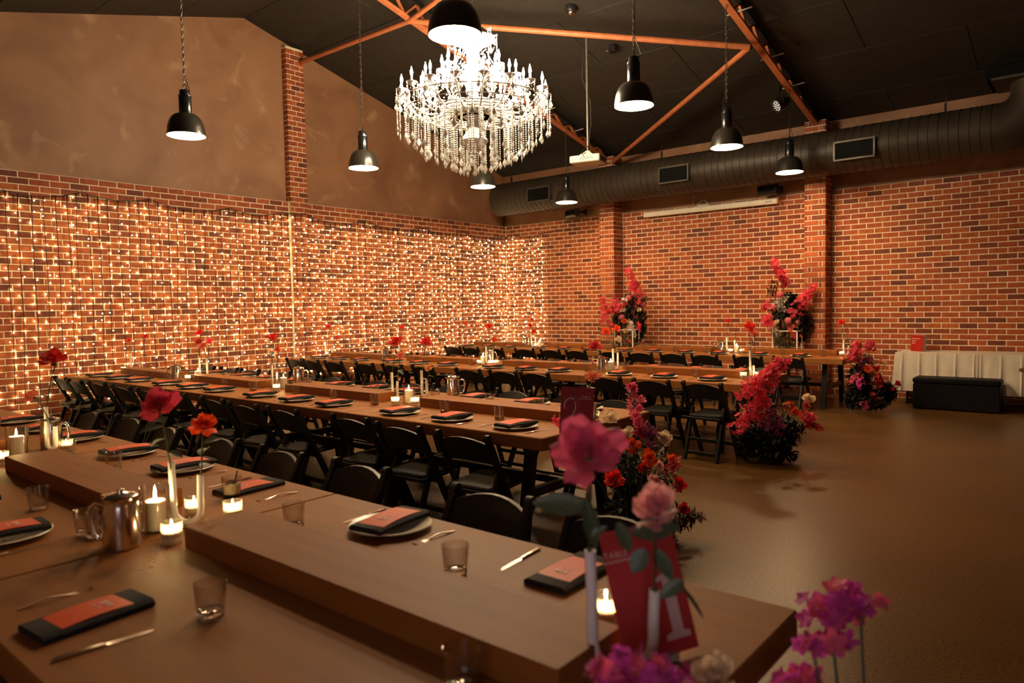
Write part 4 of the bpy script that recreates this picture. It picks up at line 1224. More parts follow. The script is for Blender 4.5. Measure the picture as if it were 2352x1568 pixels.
def leaves_into(bm, c, rad, n, L, rnd, narrow=1.0):
    for _ in range(n):
        while True:
            v = Vector((rnd.uniform(-1,1), rnd.uniform(-1,1), rnd.uniform(-1,1)))
            if v.length <= 1: break
        p = Vector((c[0]+v.x*rad[0], c[1]+v.y*rad[1], c[2]+v.z*rad[2]))
        R = rand_rot(rnd, v*1.2, .8)
        l = L*rnd.uniform(.6,1.4); w = l*.22*narrow
        Mx = Matrix.Translation(p) @ R
        bm.add([(0,0,-l*.5),(w,.15*w,-l*.05),(0,0,0),(-w,.15*w,-l*.05),(0,-.10*l,l*.5)], [(0,1,2),(0,2,3),(2,1,4),(3,2,4)], Mx)
def pompom_mesh():
    bm = MB(); rows = []
    for i in range(13):
        ph = PI*i/12; row = []
        for j in range(24):
            th = 2*PI*j/24; r = .5*(1+.06*math.sin(9*th+5*ph)*math.sin(8*ph))
            row.append((r*math.sin(ph)*math.cos(th), r*math.sin(ph)*math.sin(th), r*math.cos(ph)))
        rows.append(row)
    return bm.grid(rows, closed=True).mesh('pompom', 60)
POMPOM = pompom_mesh()
for me in ROSES_OPEN+ROSES_CUP: me.materials.append(M['p_red']) if not me.materials else None
POMPOM.materials.append(M['p_dustypink'])
def arrangement(label, base, dep, blooms, greens, stand=None, seed=1, jit=.10, fmat='foliage'):
    """a floor-standing arrangement; blooms = (kind, colour, px, py, size px[, extra]) set at depth dep"""
    rnd = random.Random(seed); base = Vector(base)
    t = thing('flower_arrangement', label, 'flowers', base, 0, 'floor-standing flower arrangements')
    k = dep/FOCAL_PX
    toc = (CAM-base); toc.z = .5; toc.normalize()
    core = Vector((0, 0, .5))
    stems = MB()
    for bl in blooms:
        kind, col, px, py, sp = bl[:5]
        dd = dep-.10+rnd.uniform(-jit, jit)*.6-(bl[5] if len(bl) > 5 and kind != 'spray' else 0)
        p = at_d(px, py, dd)-base; s = sp*k
        out = (p-core); out.z *= .5
        if out.length < .01: out = toc
        d = (toc*.9+out.normalized()*.5+Vector((0,0,.45))).normalized()
        if kind in ('rose', 'cup'):
            me = rnd.choice(ROSES_OPEN if kind == 'rose' else ROSES_CUP)
            link('rose', me, t, p, axis_rot(d, rnd.uniform(0,6)), s, M['p_'+col])
        elif kind == 'pom':
            link('pompom', POMPOM, t, p, (rnd.uniform(0,3),)*3, s, M['p_'+col])
        else:
            x1, y1 = bl[5], bl[6]; n = int(bl[7]*1.3); fr = (bl[8] if len(bl) > 8 else .028)*.85
            q = at_d(x1, y1, dd+rnd.uniform(-.05,.05))-base
            bm = MB(); rad = s/2
            for i in range(n):
                u = rnd.random(); c = p+(q-p)*u
                taper = 1-.45*u
                v = Vector((rnd.gauss(0,.45), rnd.gauss(0,.45), rnd.gauss(0,.45)))*rad*taper
                floret(bm, Matrix.Translation(c+v) @ rand_rot(rnd, v.normalized()+toc*.6, .35), fr*rnd.uniform(.75,1.15), rnd)
            tag(link('blossom_spray', bm.mesh('blossom_spray', 0, M['p_'+col]), t), kind='stuff')
            stems.tube([p*.3+core*.0+Vector((0,0,.25)), p, q], [.005,.004,.002], 5)
        stems.tube([Vector((rnd.uniform(-.05,.05), rnd.uniform(-.05,.05), .12)), p*.55+Vector((0,0,.05)), p-d*.02], .004, 5)
    link('stems', stems.mesh('stems', 60, M['stem']), t)
    fol = {}
    for (px, py, rx, ry, n, L, mt) in greens:
        c = at_d(px, py, dep+.03)-base
        bm = fol.setdefault(mt, MB())
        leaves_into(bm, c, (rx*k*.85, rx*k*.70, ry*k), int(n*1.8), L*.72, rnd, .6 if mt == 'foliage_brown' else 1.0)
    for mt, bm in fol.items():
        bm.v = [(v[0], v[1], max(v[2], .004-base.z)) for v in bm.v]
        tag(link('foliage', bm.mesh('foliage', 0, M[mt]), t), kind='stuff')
    if stand == 'frame':
        H = stand_h
    return t
# ------------------------------------------------------------------ centrepieces of the front table
p = at_z(432, 1207, TZ)
va = tube_vase(p.x, p.y, 'front table beside the steel jug in front', .105, .25, .20)
rose('large open pink-red rose in the tube vase near the steel jug on front table', at_d(365, 936, 2.62), .165, 'rosepink', va[0], True, 3)
rose('bright orange rose in the tube vase near the steel jug on front table', at_d(468, 981, 2.70), .128, 'orange', va[1], True, 3)
jug(8.115, -11.765, 'front table between riser blocks, beside two tumblers', CAMDIR+PI*.02)
hurricane(8.02, -11.605, 'front table beside the big steel jug')
votive(8.215, -11.635, 'front table at the corner of the long riser')
votive(7.955, -11.425, 'front table behind the tube vase')
votive(8.13, -11.355, 'front table half hidden behind the long riser')
p = at_z(120, 1035, TZ)
va = tube_vase(p.x, p.y, 'front table, further gap beyond the second riser', .05, .27, .15)
rose('deep red open rose standing tall at the far end of the front table', at_d(122, 828, 4.30), .178, 'red', va[0], True, 2)
rose('coral rose drooping over the far candle on the front table', at_d(74, 912, 4.25), .115, 'coral', va[1], False, 1, lean=(-.5,-.6,.5))
hurricane(5.86, -11.46, 'far end of the front table')
jug(5.80, -11.26, 'far end of the front table beside the pillar candle', CAMDIR+PI)
votive(6.10, -11.60, 'far end of the front table, edge of the frame')
votive(5.98, -11.24, 'far end of the front table under the jug handle')
# table end with the number 1
p = at_z(1432, 1552, TZ)
va = tube_vase(p.x, p.y, 'front table end in front of the number one card', .135, .285, .195)
rp = at_d(1350, 1045, 1.50)
pink = rose('huge hot pink rose in sharpest foreground above the front table end', rp, .178, 'hotpink', va[0], True, 0, lean=(.40,-.72,.62))
for (b, tp_, w, me) in (((1348,1165),(1226,1150),.055,0),((1346,1150),(1372,1268),.040,1),((1358,1232),(1392,1208),.022,0)):
    leaf_at(pink, va[0], b, tp_, w, 1.50, me)
bl = rose('blush pink rose leaning over the number one card', at_d(1505, 1172, 1.50), .130, 'blush', va[1], False, 0, lean=(.25,-.55,.8))
for (b, tp_, w, me) in (((1452,1222),(1560,1206),.056,0),((1418,1200),(1452,1270),.036,1),((1482,1262),(1452,1315),.046,0),((1508,1262),(1546,1335),.034,0),((1570,1335),(1515,1368),.036,1),((1560,1340),(1628,1428),.010,1)):
    leaf_at(bl, va[1], b, tp_, w, 1.49, me)
votive(9.80, -11.245, 'front table end beside the number one card')
def drink(px, py):
    p = at_z(px, py, TZ)
    t = thing('cocktail_tumbler', 'tumbler of cloudy iced drink with a dark straw on front table', 'drink', (p.x, p.y, TZ+.0005))
    link('glass', TUMBLER, t); link('base', TBASE, t)
    link('liquid', MB().lathe([(1e-6,.019),(.032,.020),(.0345,.04),(.0385,.064),(1e-6,.066)], 28).mesh('liquid', 50, M['drink']), t)
    ic = MB()
    for (x, y, a) in ((.012,.008,.4),(-.014,.004,1.1),(.0,-.016,2.0)):
        ic.cbox((0,0,0), (.02,.02,.018), .003, Matrix.Translation((x,y,.066)) @ Matrix.Rotation(a, 4, 'Z') @ Matrix.Rotation(.4, 4, 'X'))
    link('ice', ic.mesh('ice', 0, M['glass']), t)
    link('straw', MB().tube([(.0,.0,.025),(.040,.008,.125)], .0035, 8).mesh('straw', 60, M['straw']), t)
drink(533, 1143)
# loose tumblers along the middle of the front table
put_tumbler((7.86, -11.79, TZ+.0005), 0, 'clear ribbed tumbler pressed up to the big steel jug on the front table', 'place settings on the front table')
p = at_z(1063, 1585, TZ)
put_tumbler((p.x, p.y, TZ+.0005), 1, 'clear tumbler rim cut off by the bottom edge of the frame', 'place settings on the front table')

# ------------------------------------------------------------------ centrepieces of the other tables
def tp(px, T, dy, py=860):
    p = at_y(px, py, T['y']+dy); return p.x, T['y']+dy
def rz_at(T): return CAMDIR
def vase_roses(T, px, dy, where, roses, gap=.045, h1=.25, h2=.17):
    x, y = tp(px, T, dy)
    va = tube_vase(x, y, where, gap, h1, h2)
    for i, (lb, rx, ry, sz, col, op) in enumerate(roses):
        rose(lb, at_y(rx, ry, y+(.0 if i != 2 else .03)), sz, col, va[i % 2], op, 2 if i < 2 else 1, leaf=.085)
# second table
S = 'second table'
vase_roses(T2, 906, .06, S+', gap with three candles, first of the pair', [('big red rose on a tall bare stem, second table before third table jug', 910, 786, .138, 'red', True), ('salmon rose tucked below the big red one, second table', 919, 819, .105, 'salmon', True)])
vase_roses(T2, 974, .34, S+', gap with three candles, by the bright jug', [('red rose with large leaves above the bright jug of the second table', 978, 787, .128, 'red', True), ('peach rose low between red ones, second table', 985, 846, .10, 'peach', True)])
hurricane(6.13, -8.62, S+', gap between nearest risers'); votive(6.145, -8.79, S+' before the pillar candle'); votive(6.31, -8.715, S+' at the end of the nearest riser')
jug(6.13, -8.07, S+', far side behind the nearest riser', CAMDIR+PI)
vase_roses(T2, 630, .0, S+', gap before the brick ridge pier', [('red rose against fairy lights, second table before the ridge pier', 627, 777, .135, 'red', True), ('small orange rose under the red one, second table before ridge pier', 638, 805, .095, 'orange', True)])
x, y = tp(651, T2, .05); hurricane(x, y, S+', gap before the brick ridge pier')
x, y = tp(634, T2, -.15); votive(x, y, S+', gap before the ridge pier')
x, y = tp(686, T2, .38); jug(x, y, S+', far side before the ridge pier', CAMDIR+PI)
vase_roses(T2, 468, .10, S+', cluster gap toward the wall', [('upper red rose of the clustered four on the second table', 459, 767, .135, 'red', True), ('lower coral-red rose of the clustered four on the second table', 466, 797, .135, 'coral', True), ('left red rose of the clustered four on the second table', 456, 786, .115, 'red', True), ('right pink-red rose of the clustered four on the second table', 481, 786, .12, 'rosepink', True)], .09, .27, .25)
x, y = tp(455, T2, -.02); hurricane(x, y, S+', cluster gap toward the wall')
x, y = tp(432, T2, -.14); votive(x, y, S+', cluster gap toward the wall')
x, y = tp(404, T2, -.16); jug(x, y, S+', tall-looking by the cluster of roses', CAMDIR)
vase_roses(T2, 312, .12, S+', wall end', [('red rose at the wall end of the second table', 297, 783, .12, 'orange', True), ('red rose beside leaves at the wall end of the second table', 333, 774, .105, 'red', True)], .12, .26, .15)
x, y = tp(285, T2, .0); votive(x, y, S+', wall end')
# its flower end
p = at_z(1360, 968, TZ)
va = tube_vase(p.x, p.y, S+' flower end behind the number two card', .04, .26, .12)
rose('salmon rose peeping over the number two card', at_d(1361, 869, 4.75), .125, 'salmon', va[0], True, 1)
votive(8.0, -8.55, S+' flower end beside the number two card')
# third table
S = 'third table'
vase_roses(T3, 1414, .10, S+', middle gap by the jug of red rose', [('cream rose beside candle on third table', 1421, 781, .12, 'cream', True), ('orange rose left of the cream one, third table', 1392, 763, .15, 'orange', True), ('orange rose right of its twin, third table', 1417, 757, .14, 'orange', True)], .06, .27, .22)
x, y = tp(1403, T3, -.05); hurricane(x, y, S+', middle gap')
x, y = tp(1391, T3, -.20); votive(x, y, S+', middle gap')
x, y = tp(1381, T3, -.22); jug(x, y, S+', holding a dark red rose', CAMDIR)
rose('large dark red rose standing in the jug of the third table', at_y(1368, 797, y), .185, 'crimson', (x, y, TZ+.19), True, 3, group='roses in tube vases')
vase_roses(T3, 1125, -.02, S+', gap behind the jug of the second table', [('red rose with drooping leaf, third table toward the light corner', 1124, 751, .135, 'red', True), ('small orange rose below, third table toward the light corner', 1135, 781, .10, 'orange', True)], .09, .26, .21)
x, y = tp(1110, T3, -.06); hurricane(x, y, S+', gap toward the light corner')
for k, (px, dy) in enumerate(((1101,-.18),(1128,-.16),(1140,-.08))):
    x, y = tp(px, T3, dy); votive(x, y, S+', %s of three toward the light corner' % ORD[k])
x, y = tp(1127, T3, .22); jug(x, y, S+', behind the three votives', CAMDIR+2.6)
vase_roses(T3, 921, .05, S+', gap beside its steel jug', [('single red rose standing behind the pair of second-table roses', 925, 752, .115, 'red', True)], .04, .24, .12)
x, y = tp(886, T3, -.10); jug(x, y, S+', handle toward the chairs near the wall', CAMDIR)
vase_roses(T3, 757, .05, S+', wall end', [('red rose at the wall end of the third table', 755, 751, .13, 'red', True), ('small red rose low at the wall end of the third table', 774, 776, .085, 'red', True)], .12, .25, .16)
x, y = tp(752, T3, -.02); votive(x, y, S+', wall end')
x, y = tp(1727, T3, -.06)
va = tube_vase(x, y, S+' flower end', .035, .30, .14)
rose('orange-red rose at the flower end of the third table', at_y(1722, 753, y), .15, 'red', va[0], True, 3)
rose('salmon rose hidden behind leaves, flower end of third table', at_y(1733, 769, y+.05), .12, 'salmon', va[1], True, 1)
votive(x-.05, y-.11, S+' flower end, first of two'); votive(x+.06, y-.02, S+' flower end, second of two')
# back table
S = 'back table'
vase_roses(T4, 1678, .05, S+', gap below the brick panel', [('red rose before the brick panel on the back table', 1673, 738, .13, 'red', True), ('small peach rose before the brick panel on the back table', 1691, 749, .09, 'salmon', False)], .13, .25, .20)
x, y = tp(1655, T4, .0); jug(x, y, S+', gap below the brick panel', CAMDIR)
x, y = tp(1692, T4, -.02); hurricane(x, y, S+', gap below the brick panel')
x, y = tp(1678, T4, -.16); votive(x, y, S+', first of two by pillar candle'); x, y = tp(1703, T4, -.16); votive(x, y, S+', second of two by pillar candle')
vase_roses(T4, 1943, .0, S+' flower end', [('red rose at the flower end of the back table', 1933, 742, .13, 'red', True), ('salmon rose at the flower end of the back table', 1945, 760, .11, 'salmon', False)], .07, .25, .15)
x, y = tp(1933, T4, -.16); votive(x, y, S+' flower end')
vase_roses(T4, 1226, .0, S+', gap at the edge of the fairy lights', [('topmost of three red roses at the edge of the fairy lights', 1222, 734, .11, 'red', True), ('middle of three red roses at the edge of the fairy lights', 1218, 747, .12, 'red', True), ('lowest of three red roses at the edge of the fairy lights', 1226, 761, .13, 'red', True)], .08, .25, .2)
x, y = tp(1212, T4, -.06); jug(x, y, S+', gap at the edge of the fairy lights', CAMDIR)
x, y = tp(1241, T4, -.02); hurricane(x, y, S+' by the fairy light edge')
x, y = tp(1231, T4, -.14); votive(x, y, S+', gap at the edge of the fairy lights')
vase_roses(T4, 1070, -.50, S+', corner end', [('orange rose at the corner end of the back table', 1068, 744, .12, 'orange', True), ('small red rose at the corner end of the back table', 1084, 749, .10, 'red', True)], .10, .25, .22)

# ------------------------------------------------------------------ table number cards
def sign(label, base, face, lean, roll, digit, mat):
    """portrait card standing on base, its face turned to plan direction `face`"""
    W, H = .210, .297
    t = thing('table_number_card', label, 'sign', base, face, 'table number cards')
    Mx = Matrix.Translation((0, 0, .012)) @ Matrix.Rotation(roll, 4, 'Y') @ Matrix.Rotation(-lean, 4, 'X')
    # local: x across, y into the card, z up; front is -y
    c = link('card', MB().box((0, .001, H/2), (W, .002, H), Mx).mesh('sign_card', 0, mat), t)
    def flat(poly, y, m, nm):
        n = len(poly); vs = [(x, y, z) for x, z in poly]+[(x, y+.0006, z) for x, z in poly]
        return (vs, [tuple(range(n)), tuple(range(2*n-1, n-1, -1))]+[(i, n+i, n+(i+1)%n, (i+1)%n) for i in range(n)])
    def ribbon(pts, ws, y):
        bm = MB(); L, R = [], []
        for i, (x, z) in enumerate(pts):
            a, b = pts[max(0, i-1)], pts[min(len(pts)-1, i+1)]
            tx, tz = b[0]-a[0], b[1]-a[1]; l = math.hypot(tx, tz) or 1
            w = ws[i] if hasattr(ws, '__len__') else ws
            L.append((x-tz/l*w, y, z+tx/l*w)); R.append((x+tz/l*w, y, z-tx/l*w))
        return bm.grid([[a, b] for a, b in zip(L, R)], Mx)
    if digit == 2:
        def arc(cx, cz, rx, rz, a0, a1, n): return [(cx+rx*math.cos(math.radians(a0+(a1-a0)*i/n)), cz+rz*math.sin(math.radians(a0+(a1-a0)*i/n))) for i in range(n+1)]
        body = arc(-.035, .180, .046, .048, 170, -20, 16)+[(.0, .135), (-.022, .105), (-.045, .080), (-.058, .066)]
        ws = [.004+.016*math.sin(PI*min(1, i/17))**2 for i in range(17)]+[.020, .015, .008, .003]
        link('digit_shade', ribbon(body, ws, -.0008).mesh('digit_shade', 0, M['sign_shade']), c)
        st = arc(-.042, .178, .040, .047, 205, 60, 12)
        bm = ribbon(st, [.0035]*13, -.0016)
        q = [(-.018, .205), (-.009, .180), (-.014, .150), (-.032, .110), (-.058, .066)]
        b2 = ribbon(q, [.002,.0035,.0035,.003,.003], -.0016); bm.add(b2.v, b2.f)
        q = [(-.058, .066), (-.035, .072), (-.012, .064), (.012, .066), (.024, .090)]
        b2 = ribbon(q, [.002,.004,.004,.003,.003], -.0016); bm.add(b2.v, b2.f)
        link('digit_two', bm.mesh('digit_two', 0, M['card_ink']), c)
        tx, tz = .048, .232
    else:
        poly = [(.020,.030),(.020,.042),(.040,.046),(.040,.165),(.018,.158),(.018,.166),(.060,.186),(.072,.186),(.072,.046),(.090,.042),(.090,.030)]
        vs, fs = flat(poly, -.0012, None, '')
        link('digit_one', MB().add(vs, fs, Mx).mesh('digit_one', 0, M['card_ink']), c)
        tx, tz = -.072, .235
    cu = bpy.data.curves.new('lettering', 'FONT'); cu.body = 'TABLE'; cu.size = .020; cu.align_x = 'CENTER'; cu.space_character = 1.25
    cu.materials.append(M['card_ink'])
    tmp = bpy.data.objects.new('lettering', cu); C.objects.link(tmp)
    dg = bpy.context.evaluated_depsgraph_get(); dg.update()
    me = bpy.data.meshes.new_from_object(tmp.evaluated_get(dg), depsgraph=dg)
    bpy.data.objects.remove(tmp)
    lt = link('lettering', me, c)
    lt.matrix_local = Mx @ Matrix.Translation((tx, -.0012, tz)) @ Matrix.Rotation(PI/2, 4, 'X')
    wv = [(tx-.042+.084*i/28, tz-.008+.0026*math.sin(i*1.25)) for i in range(29)]
    link('wavy_line', ribbon(wv, .0011, -.0012).mesh('wavy_line', 0, M['card_ink']), c)
    link('stand', MB().cbox((0, .004, .009), (.075, .035, .018), .003).mesh('sign_stand', 0, M['proj_white']), t)
e1 = at_z(1440, 1531, TZ+.015); e2 = at_z(1606, 1481, TZ+.015)
face1 = math.atan2(e2.y-e1.y, e2.x-e1.x)
sign('tilted coral card with the numeral 1 at the front table end', ((e1.x+e2.x)/2, (e1.y+e2.y)/2, TZ), face1, math.radians(21), 0, 1, M['sign_coral'])
sp = at_d(1322, 985, 4.50)
sign('crimson card with the numeral 2 standing on the second table', (sp.x, sp.y, TZ), CAMDIR, math.radians(6), math.radians(4.6), 2, M['sign_red'])

# ------------------------------------------------------------------ side table by the brick wall
def cloth_table():
    x0, x1, y0, y1, z = 8.335, 10.75, -.745, -.06, .775
    t = thing('banquet_table', 'folding banquet table hidden beneath the white cloth', 'table', (x0, y0, 0))
    link('tabletop', MB().box(((x1-x0)/2, (y1-y0)/2, z-.022), (x1-x0-.03, y1-y0-.03, .03)).mesh('banquet_top', 0, M['dark_wood']), t)
    for (a, b) in ((.15,.10),(.15,.58),(x1-x0-.15,.10),(x1-x0-.15,.58)):
        link('leg', MB().tube([(a,b,0),(a,b,z-.035)], .016, 8).mesh('banquet_leg', 60, M['black_steel']), t)
    c = thing('tablecloth', 'creased white cloth draped to near the floor beside the brick wall', 'tablecloth', (x0, y0, 0))
    bm = MB(); L = x1-x0; D = y1-y0
    rnd = random.Random(9)
    nx = 260; rows = []
    creases = [.10,.33,.55,.79,1.02,1.06,1.10,1.34,1.58,1.83,2.1]
    def fy(x, s):
        w = 0
        for cxx in creases:
            dx = x-cxx
            w += -.022*math.exp(-(dx/.012)**2) + (.016*math.exp(-((dx-.05)/.05)**2))
        return w*(.35+.65*s)-.03*s
    for j in range(9):
        s = j/8; row = []
        for i in range(nx+1):
            x = L*i/nx
            zb = .205
            if i < 4: zb = .205-.14*(1-i/4)
            zz = z-(z-zb)*s
            flare = -.045*s*max(0, 1-x/.12)
            row.append((x-.012*s*max(0, 1-x/.2)+flare, -.006+fy(x, s) if s > 0 else 0, zz+(.002 if j == 0 else 0)))
        rows.append(row)
    top = [[(L*i/nx, D, z+.002) for i in range(nx+1)], [(L*i/nx, D*.5, z+.002) for i in range(nx+1)]]
    bm.grid(top+rows)
    side = []
    for j in range(9):
        s = j/8
        row = []
        for k in range(13):
            u = k/12; y = D*(1-u)
            zb = .205-.14*max(0, (u-.75)/.25)
            row.append((-.02*s-.012*math.sin(u*9)*s-.045*s*max(0,(u-.7)/.3), y-.036*s*max(0,(u-.8)/.2), z+.002-(z-zb)*s))
        side.append(row)
    bm.grid(side)
    link('cloth', bm.mesh('tablecloth', 60, M['linen']), c)
cloth_table()
def gift_sign():
    p = at_y(2106, 798, -.36)
    t = thing('lettered_box_sign', 'small red box sign with pale side standing on the white cloth', 'sign', (p.x, p.y, .778), math.radians(-26))
    b = link('box', MB().box((0, .035, .125), (.20, .07, .25)).mesh('sign_box', 0, M['plate']), t)
    link('red_face', MB().box((0, -.002, .125), (.20, .004, .25)).mesh('red_face', 0, M['p_red']), b)
    ink = MB()
    for z, ws in ((.195, (.010,.012,.008,.012,.010,.006,.010,.012,.010)), (.160, (.010,.012,.008,.010,.010)), (.126, (.010,.008,.010,.008))):
        x = -.078
        for w in ws: ink.box((x+w/2, -.0046, z), (w, .001, .011)); x += w+.0045
    tag(link('lettering', ink.mesh('sign_lettering', 0, M['card_ink']), b), kind='stuff')
gift_sign()
def ottoman():
    t = thing('ottoman_bench', 'low black upholstered bench in front of the white cloth table', 'bench', (9.185, -1.02, 0))
    link('base', MB().cbox((0,0,.19), (1.05,.36,.36), .012).mesh('ottoman_base', 30, M['ottoman']), t)
    link('cushion', MB().cbox((0,0,.412), (1.06,.37,.085), .022).mesh('ottoman_cushion', 30, M['ottoman']), t)
    for (x, y) in ((-.48,-.14),(.48,-.14),(-.48,.14),(.48,.14)):
        link('foot', MB().box((x, y, .008), (.04,.04,.016)).mesh('ottoman_foot', 0, M['black_steel']), t)
ottoman()
def round_table():
    t = thing('round_table', 'dark round wooden table cut off by the frame beside the white cloth', 'table', (10.42, -2.25, 0))
    link('tabletop', MB().lathe([(.40,.685),(.43,.692),(.43,.715),(.42,.72),(1e-6,.72)], 40).mesh('round_top', 40, M['dark_wood']), t)
    link('pedestal', MB().tube([(0,0,.03),(0,0,.69)], .035, 12).mesh('pedestal', 60, M['black_steel']), t)
    link('base', MB().lathe([(.24,0),(.24,.015),(.05,.035),(1e-6,.035)], 28).mesh('round_base', 40, M['black_steel']), t)
round_table()

# ------------------------------------------------------------------ flower arrangements
def fdep(px, py, z=0.0): return (at_z(px, py, z)-CAM).dot(_f)
d2 = 4.70
arrangement('red, orange and cream floor flowers at the end of the second table', at_d(1440, 1235, d2)*1.0 - Vector((0,0,at_d(1440,1235,d2).z)), d2, [
    ('rose','cream',1438,1001,46,.1),('rose','orange',1450,1023,44,.14),('rose','red',1470,995,34),('rose','orange',1490,1052,46,.12),('rose','cream',1524,1008,44),('rose','red',1411,1100,50,.16),
    ('cup','blush',1503,1108,42,.05),('rose','red',1558,1112,42),('rose','orange',1541,1056,30),('rose','cream',1404,962,42,.0),('rose','crimson',1566,1168,36),('cup','blush',1512,1070,30),('rose','crimson',1480,1075,36),
    ('spray','hotpink',1463,937,26,1450,885,24,.030),('spray','hotpink',1470,972,34,1455,950,20,.030),('spray','mauve',1500,1020,44,1475,975,26,.028),('spray','rosepink',1300,985,34,1282,965,16,.028),('spray','mauve',1440,1190,40,1425,1215,16,.026),('spray','crimson',1540,1085,30,1560,1060,12,.026)],
    [(1450,1095,62,60,260,.09,'foliage'),(1460,1180,85,62,420,.10,'foliage'),(1520,1080,45,50,120,.08,'foliage_brown'),(1560,1190,45,30,120,.09,'foliage_brown'),(1600,1185,28,14,40,.08,'foliage_brown'),(1490,1230,80,30,200,.10,'foliage')], seed=4)
d3 = fdep(1775, 1058)
arrangement('coral pink floor flowers climbing the end of the third table', at_z(1775, 1040, 0), d3-.1, [
    ('spray','coralpink',1700,905,40,1790,832,80,.036),('spray','coralpink',1760,880,52,1800,825,60,.036),('spray','coralpink',1715,925,55,1775,870,80,.036),('spray','rosepink',1690,985,40,1730,940,50,.036),('spray','mauve',1770,985,70,1765,940,60,.036),('spray','coralpink',1740,955,50,1755,905,50,.036),
    ('rose','orange',1826,946,26),('rose','red',1812,930,24),('cup','cream',1857,917,32),('rose','peach',1806,934,24),('spray','coralpink',1845,950,26,1868,962,26,.034),('spray','crimson',1850,970,24,1880,984,22,.034),('rose','coral',1852,932,24)],
    [(1760,1010,70,46,420,.12,'foliage'),(1800,990,55,36,240,.11,'foliage'),(1710,1015,30,40,160,.10,'foliage'),(1780,1040,62,18,220,.11,'foliage')], seed=8)
d4 = fdep(1992, 945)
arrangement('pink and orange floor flowers at the end of the back table', at_z(1995, 935, 0), d4-.1, [
    ('spray','coralpink',1950,830,28,1972,788,50,.042),('spray','coralpink',1996,800,26,2002,786,24,.042),('spray','mauve',1975,835,30,2000,825,30,.04),('cup','cream',1986,816,18),('cup','peach',2022,832,16),('cup','cream',2033,834,12),
    ('rose','orange',1993,847,22),('rose','red',2013,848,19),('cup','peach',2005,859,24),('spray','hotpink',1960,872,24,1980,865,40,.042),('spray','magenta',1976,888,18,1972,875,16,.04),('spray','crimson',2020,885,20,2016,865,34,.04),('rose','crimson',2062,881,16),('rose','red',2048,893,14),('spray','coralpink',2000,905,22,2020,925,40,.042),('rose','coral',2020,918,14),('spray','hotpink',1985,925,18,1992,935,20,.04)],
    [(1975,880,34,46,300,.14,'foliage'),(2000,915,50,24,360,.14,'foliage'),(2035,898,30,22,160,.13,'foliage'),(1960,915,26,26,140,.13,'foliage')], seed=12)
def wall_flowers(label, pxc, Y, blooms, greens, seed):
    b = at_y(pxc, 800, Y); dep = (b-CAM).dot(_f)
    t = arrangement(label, (b.x, Y, 0), dep, blooms, greens, seed=seed, jit=.16)
    fr = MB()
    for sx in (-.2, .2):
        for sy in (-.12, .12): fr.box((sx, sy, .55), (.018, .018, 1.10))
    for z in (.02, 1.09):
        for s in (-.12, .12): fr.box((0, s, z), (.418, .018, .018))
        for s in (-.2, .2): fr.box((s, 0, z), (.018, .258, .018))
    link('stand', fr.mesh('flower_stand', 0, M['vase']), t)
wall_flowers('pink flower column against the brick pier, beside the fairy lights', 1440, -.67, [
    ('spray','coralpink',1462,672,30,1443,618,60,.045),('spray','coralpink',1470,685,34,1455,655,40,.045),('spray','coralpink',1395,740,30,1382,682,46,.045),('spray','coralpink',1402,720,34,1412,690,34,.045),('pom','dustypink',1444,684,14),('pom','dustypink',1478,699,13),('rose','red',1437,700,15),('rose','orange',1465,696,15),('rose','cream',1468,712,14),
    ('spray','hotpink',1452,718,24,1460,700,26,.04),('pom','dustypink',1428,728,13),('rose','orange',1434,738,17),('spray','white',1446,745,20,1455,768,40,.05),('pom','coralpink',1405,747,12),('spray','white',1432,690,12,1430,715,14,.05),('cup','cream',1436,760,13),('spray','rosepink',1460,740,20,1468,752,16,.04),('rose','coral',1446,784,11),('spray','coralpink',1418,715,20,1425,700,18,.04)],
    [(1448,705,26,34,240,.15,'foliage'),(1425,735,22,26,160,.14,'foliage'),(1468,740,22,46,260,.15,'foliage'),(1455,780,26,26,160,.14,'foliage_brown'),(1470,690,24,16,60,.14,'foliage_brown')], 31)
wall_flowers('tall pink flower column before the nearer brick wall pier', 1808, -.67, [
    ('spray','coralpink',1796,640,26,1776,598,60,.045),('spray','coralpink',1800,655,28,1796,625,40,.045),('rose','red',1800,659,19),('pom','dustypink',1791,676,15),('spray','white',1790,690,18,1795,712,50,.055),('spray','white',1803,682,12,1800,690,14,.05),('spray','coralpink',1830,700,26,1872,657,70,.045),('spray','coralpink',1845,690,24,1840,705,30,.045),
    ('pom','dustypink',1776,705,12),('spray','coralpink',1762,700,22,1755,705,26,.045),('spray','coralpink',1762,730,28,1768,748,50,.045),('rose','red',1780,727,13),('spray','hotpink',1815,712,22,1825,715,34,.045),('pom','dustypink',1810,736,15),('pom','dustypink',1831,741,16),('cup','cream',1784,740,16),('spray','white',1775,752,10,1788,768,16,.05),('pom','coralpink',1822,726,12),
    ('spray','coral',1812,752,22,1828,775,60,.04),('rose','red',1829,790,11),('rose','crimson',1838,722,12)],
    [(1815,700,32,30,260,.15,'foliage'),(1835,740,26,50,300,.15,'foliage'),(1800,770,30,30,240,.13,'foliage_brown'),(1855,745,18,24,90,.13,'foliage_brown'),(1775,665,16,22,50,.14,'foliage_brown'),(1790,720,30,26,160,.14,'foliage')], 32)
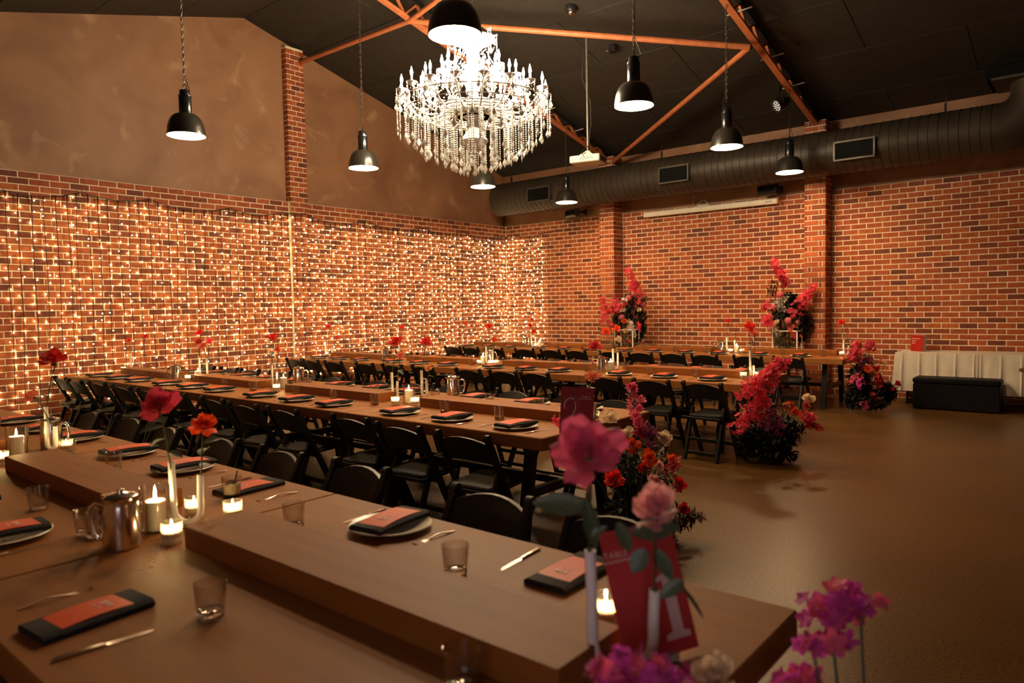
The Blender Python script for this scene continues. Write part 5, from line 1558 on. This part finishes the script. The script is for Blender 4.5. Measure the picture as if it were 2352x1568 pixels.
# magenta blossoms at the end of the front table, closest to the camera
def front_flowers():
    base = Vector((10.42, -11.30, 0))
    t = thing('flower_arrangement', 'magenta blossoms rising at the front table end, lower corner of the frame', 'flowers', base, 0, 'floor-standing flower arrangements')
    rnd = random.Random(14); st = MB()
    ms = []
    for k in range(4):
        bm = MB(); floret(bm, None, .5, rnd, 5); floret(bm, Matrix.Translation((.05,.03,.06)) @ Matrix.Rotation(.6,4,'Z'), .34, rnd, 5)
        ms.append(bm.mesh('blossom', 60, M['p_magenta']))
    groups = [((1905,1400),80,34,1.62,(1945,1370)),((1975,1385),46,16,1.62,(1985,1400)),((1865,1465),60,22,1.58,(1910,1470)),((1850,1562),60,18,1.56,(1800,1575)),((1430,1545),85,44,1.36,(1490,1560)),((1390,1562),70,20,1.36,(1440,1520)),((1540,1568),50,14,1.38,(1560,1575))]
    for (c0, wpx, n, dep, c1) in groups:
        for i in range(n):
            u = rnd.random(); px = c0[0]+(c1[0]-c0[0])*u+rnd.gauss(0,.34)*wpx; py = c0[1]+(c1[1]-c0[1])*u+rnd.gauss(0,.30)*wpx*.75
            p = at_d(px, py, dep+rnd.uniform(-.05,.05))-base
            d = Vector((rnd.gauss(0,.7), rnd.gauss(0,.7)-.4, rnd.gauss(0,.5)+.7)); d += (CAM-base).normalized()*.4
            link('blossom', rnd.choice(ms), t, p, axis_rot(d, rnd.uniform(0,6)), rnd.uniform(.038,.060), M['p_magenta'] if rnd.random() < .7 else M['p_hotpink'])
        e = at_d(c0[0], c0[1], dep)-base
        st.tube([Vector((rnd.uniform(-.05,.05),rnd.uniform(-.05,.05),.05)), e*.6+Vector((.03,-.03,-.02)), e], [.006,.005,.003], 6)
    rp = at_d(1642, 1552, 1.40)-base
    link('rose', ROSES_CUP[0], t, rp, axis_rot((.1,-.5,.8), 1), .10, M['p_cream'])
    st.tube([Vector((0,0,.05)), rp*.6, rp], .005, 6)
    link('stems', st.mesh('front_stems', 60, M['stem']), t)
    fol = MB(); leaves_into(fol, (0,0,.28), (.20,.24,.26), 260, .11, rnd)
    fol.v = [(v[0], v[1], max(v[2], .004)) for v in fol.v]
    tag(link('foliage', fol.mesh('front_foliage', 0, M['foliage']), t), kind='stuff')
front_flowers()
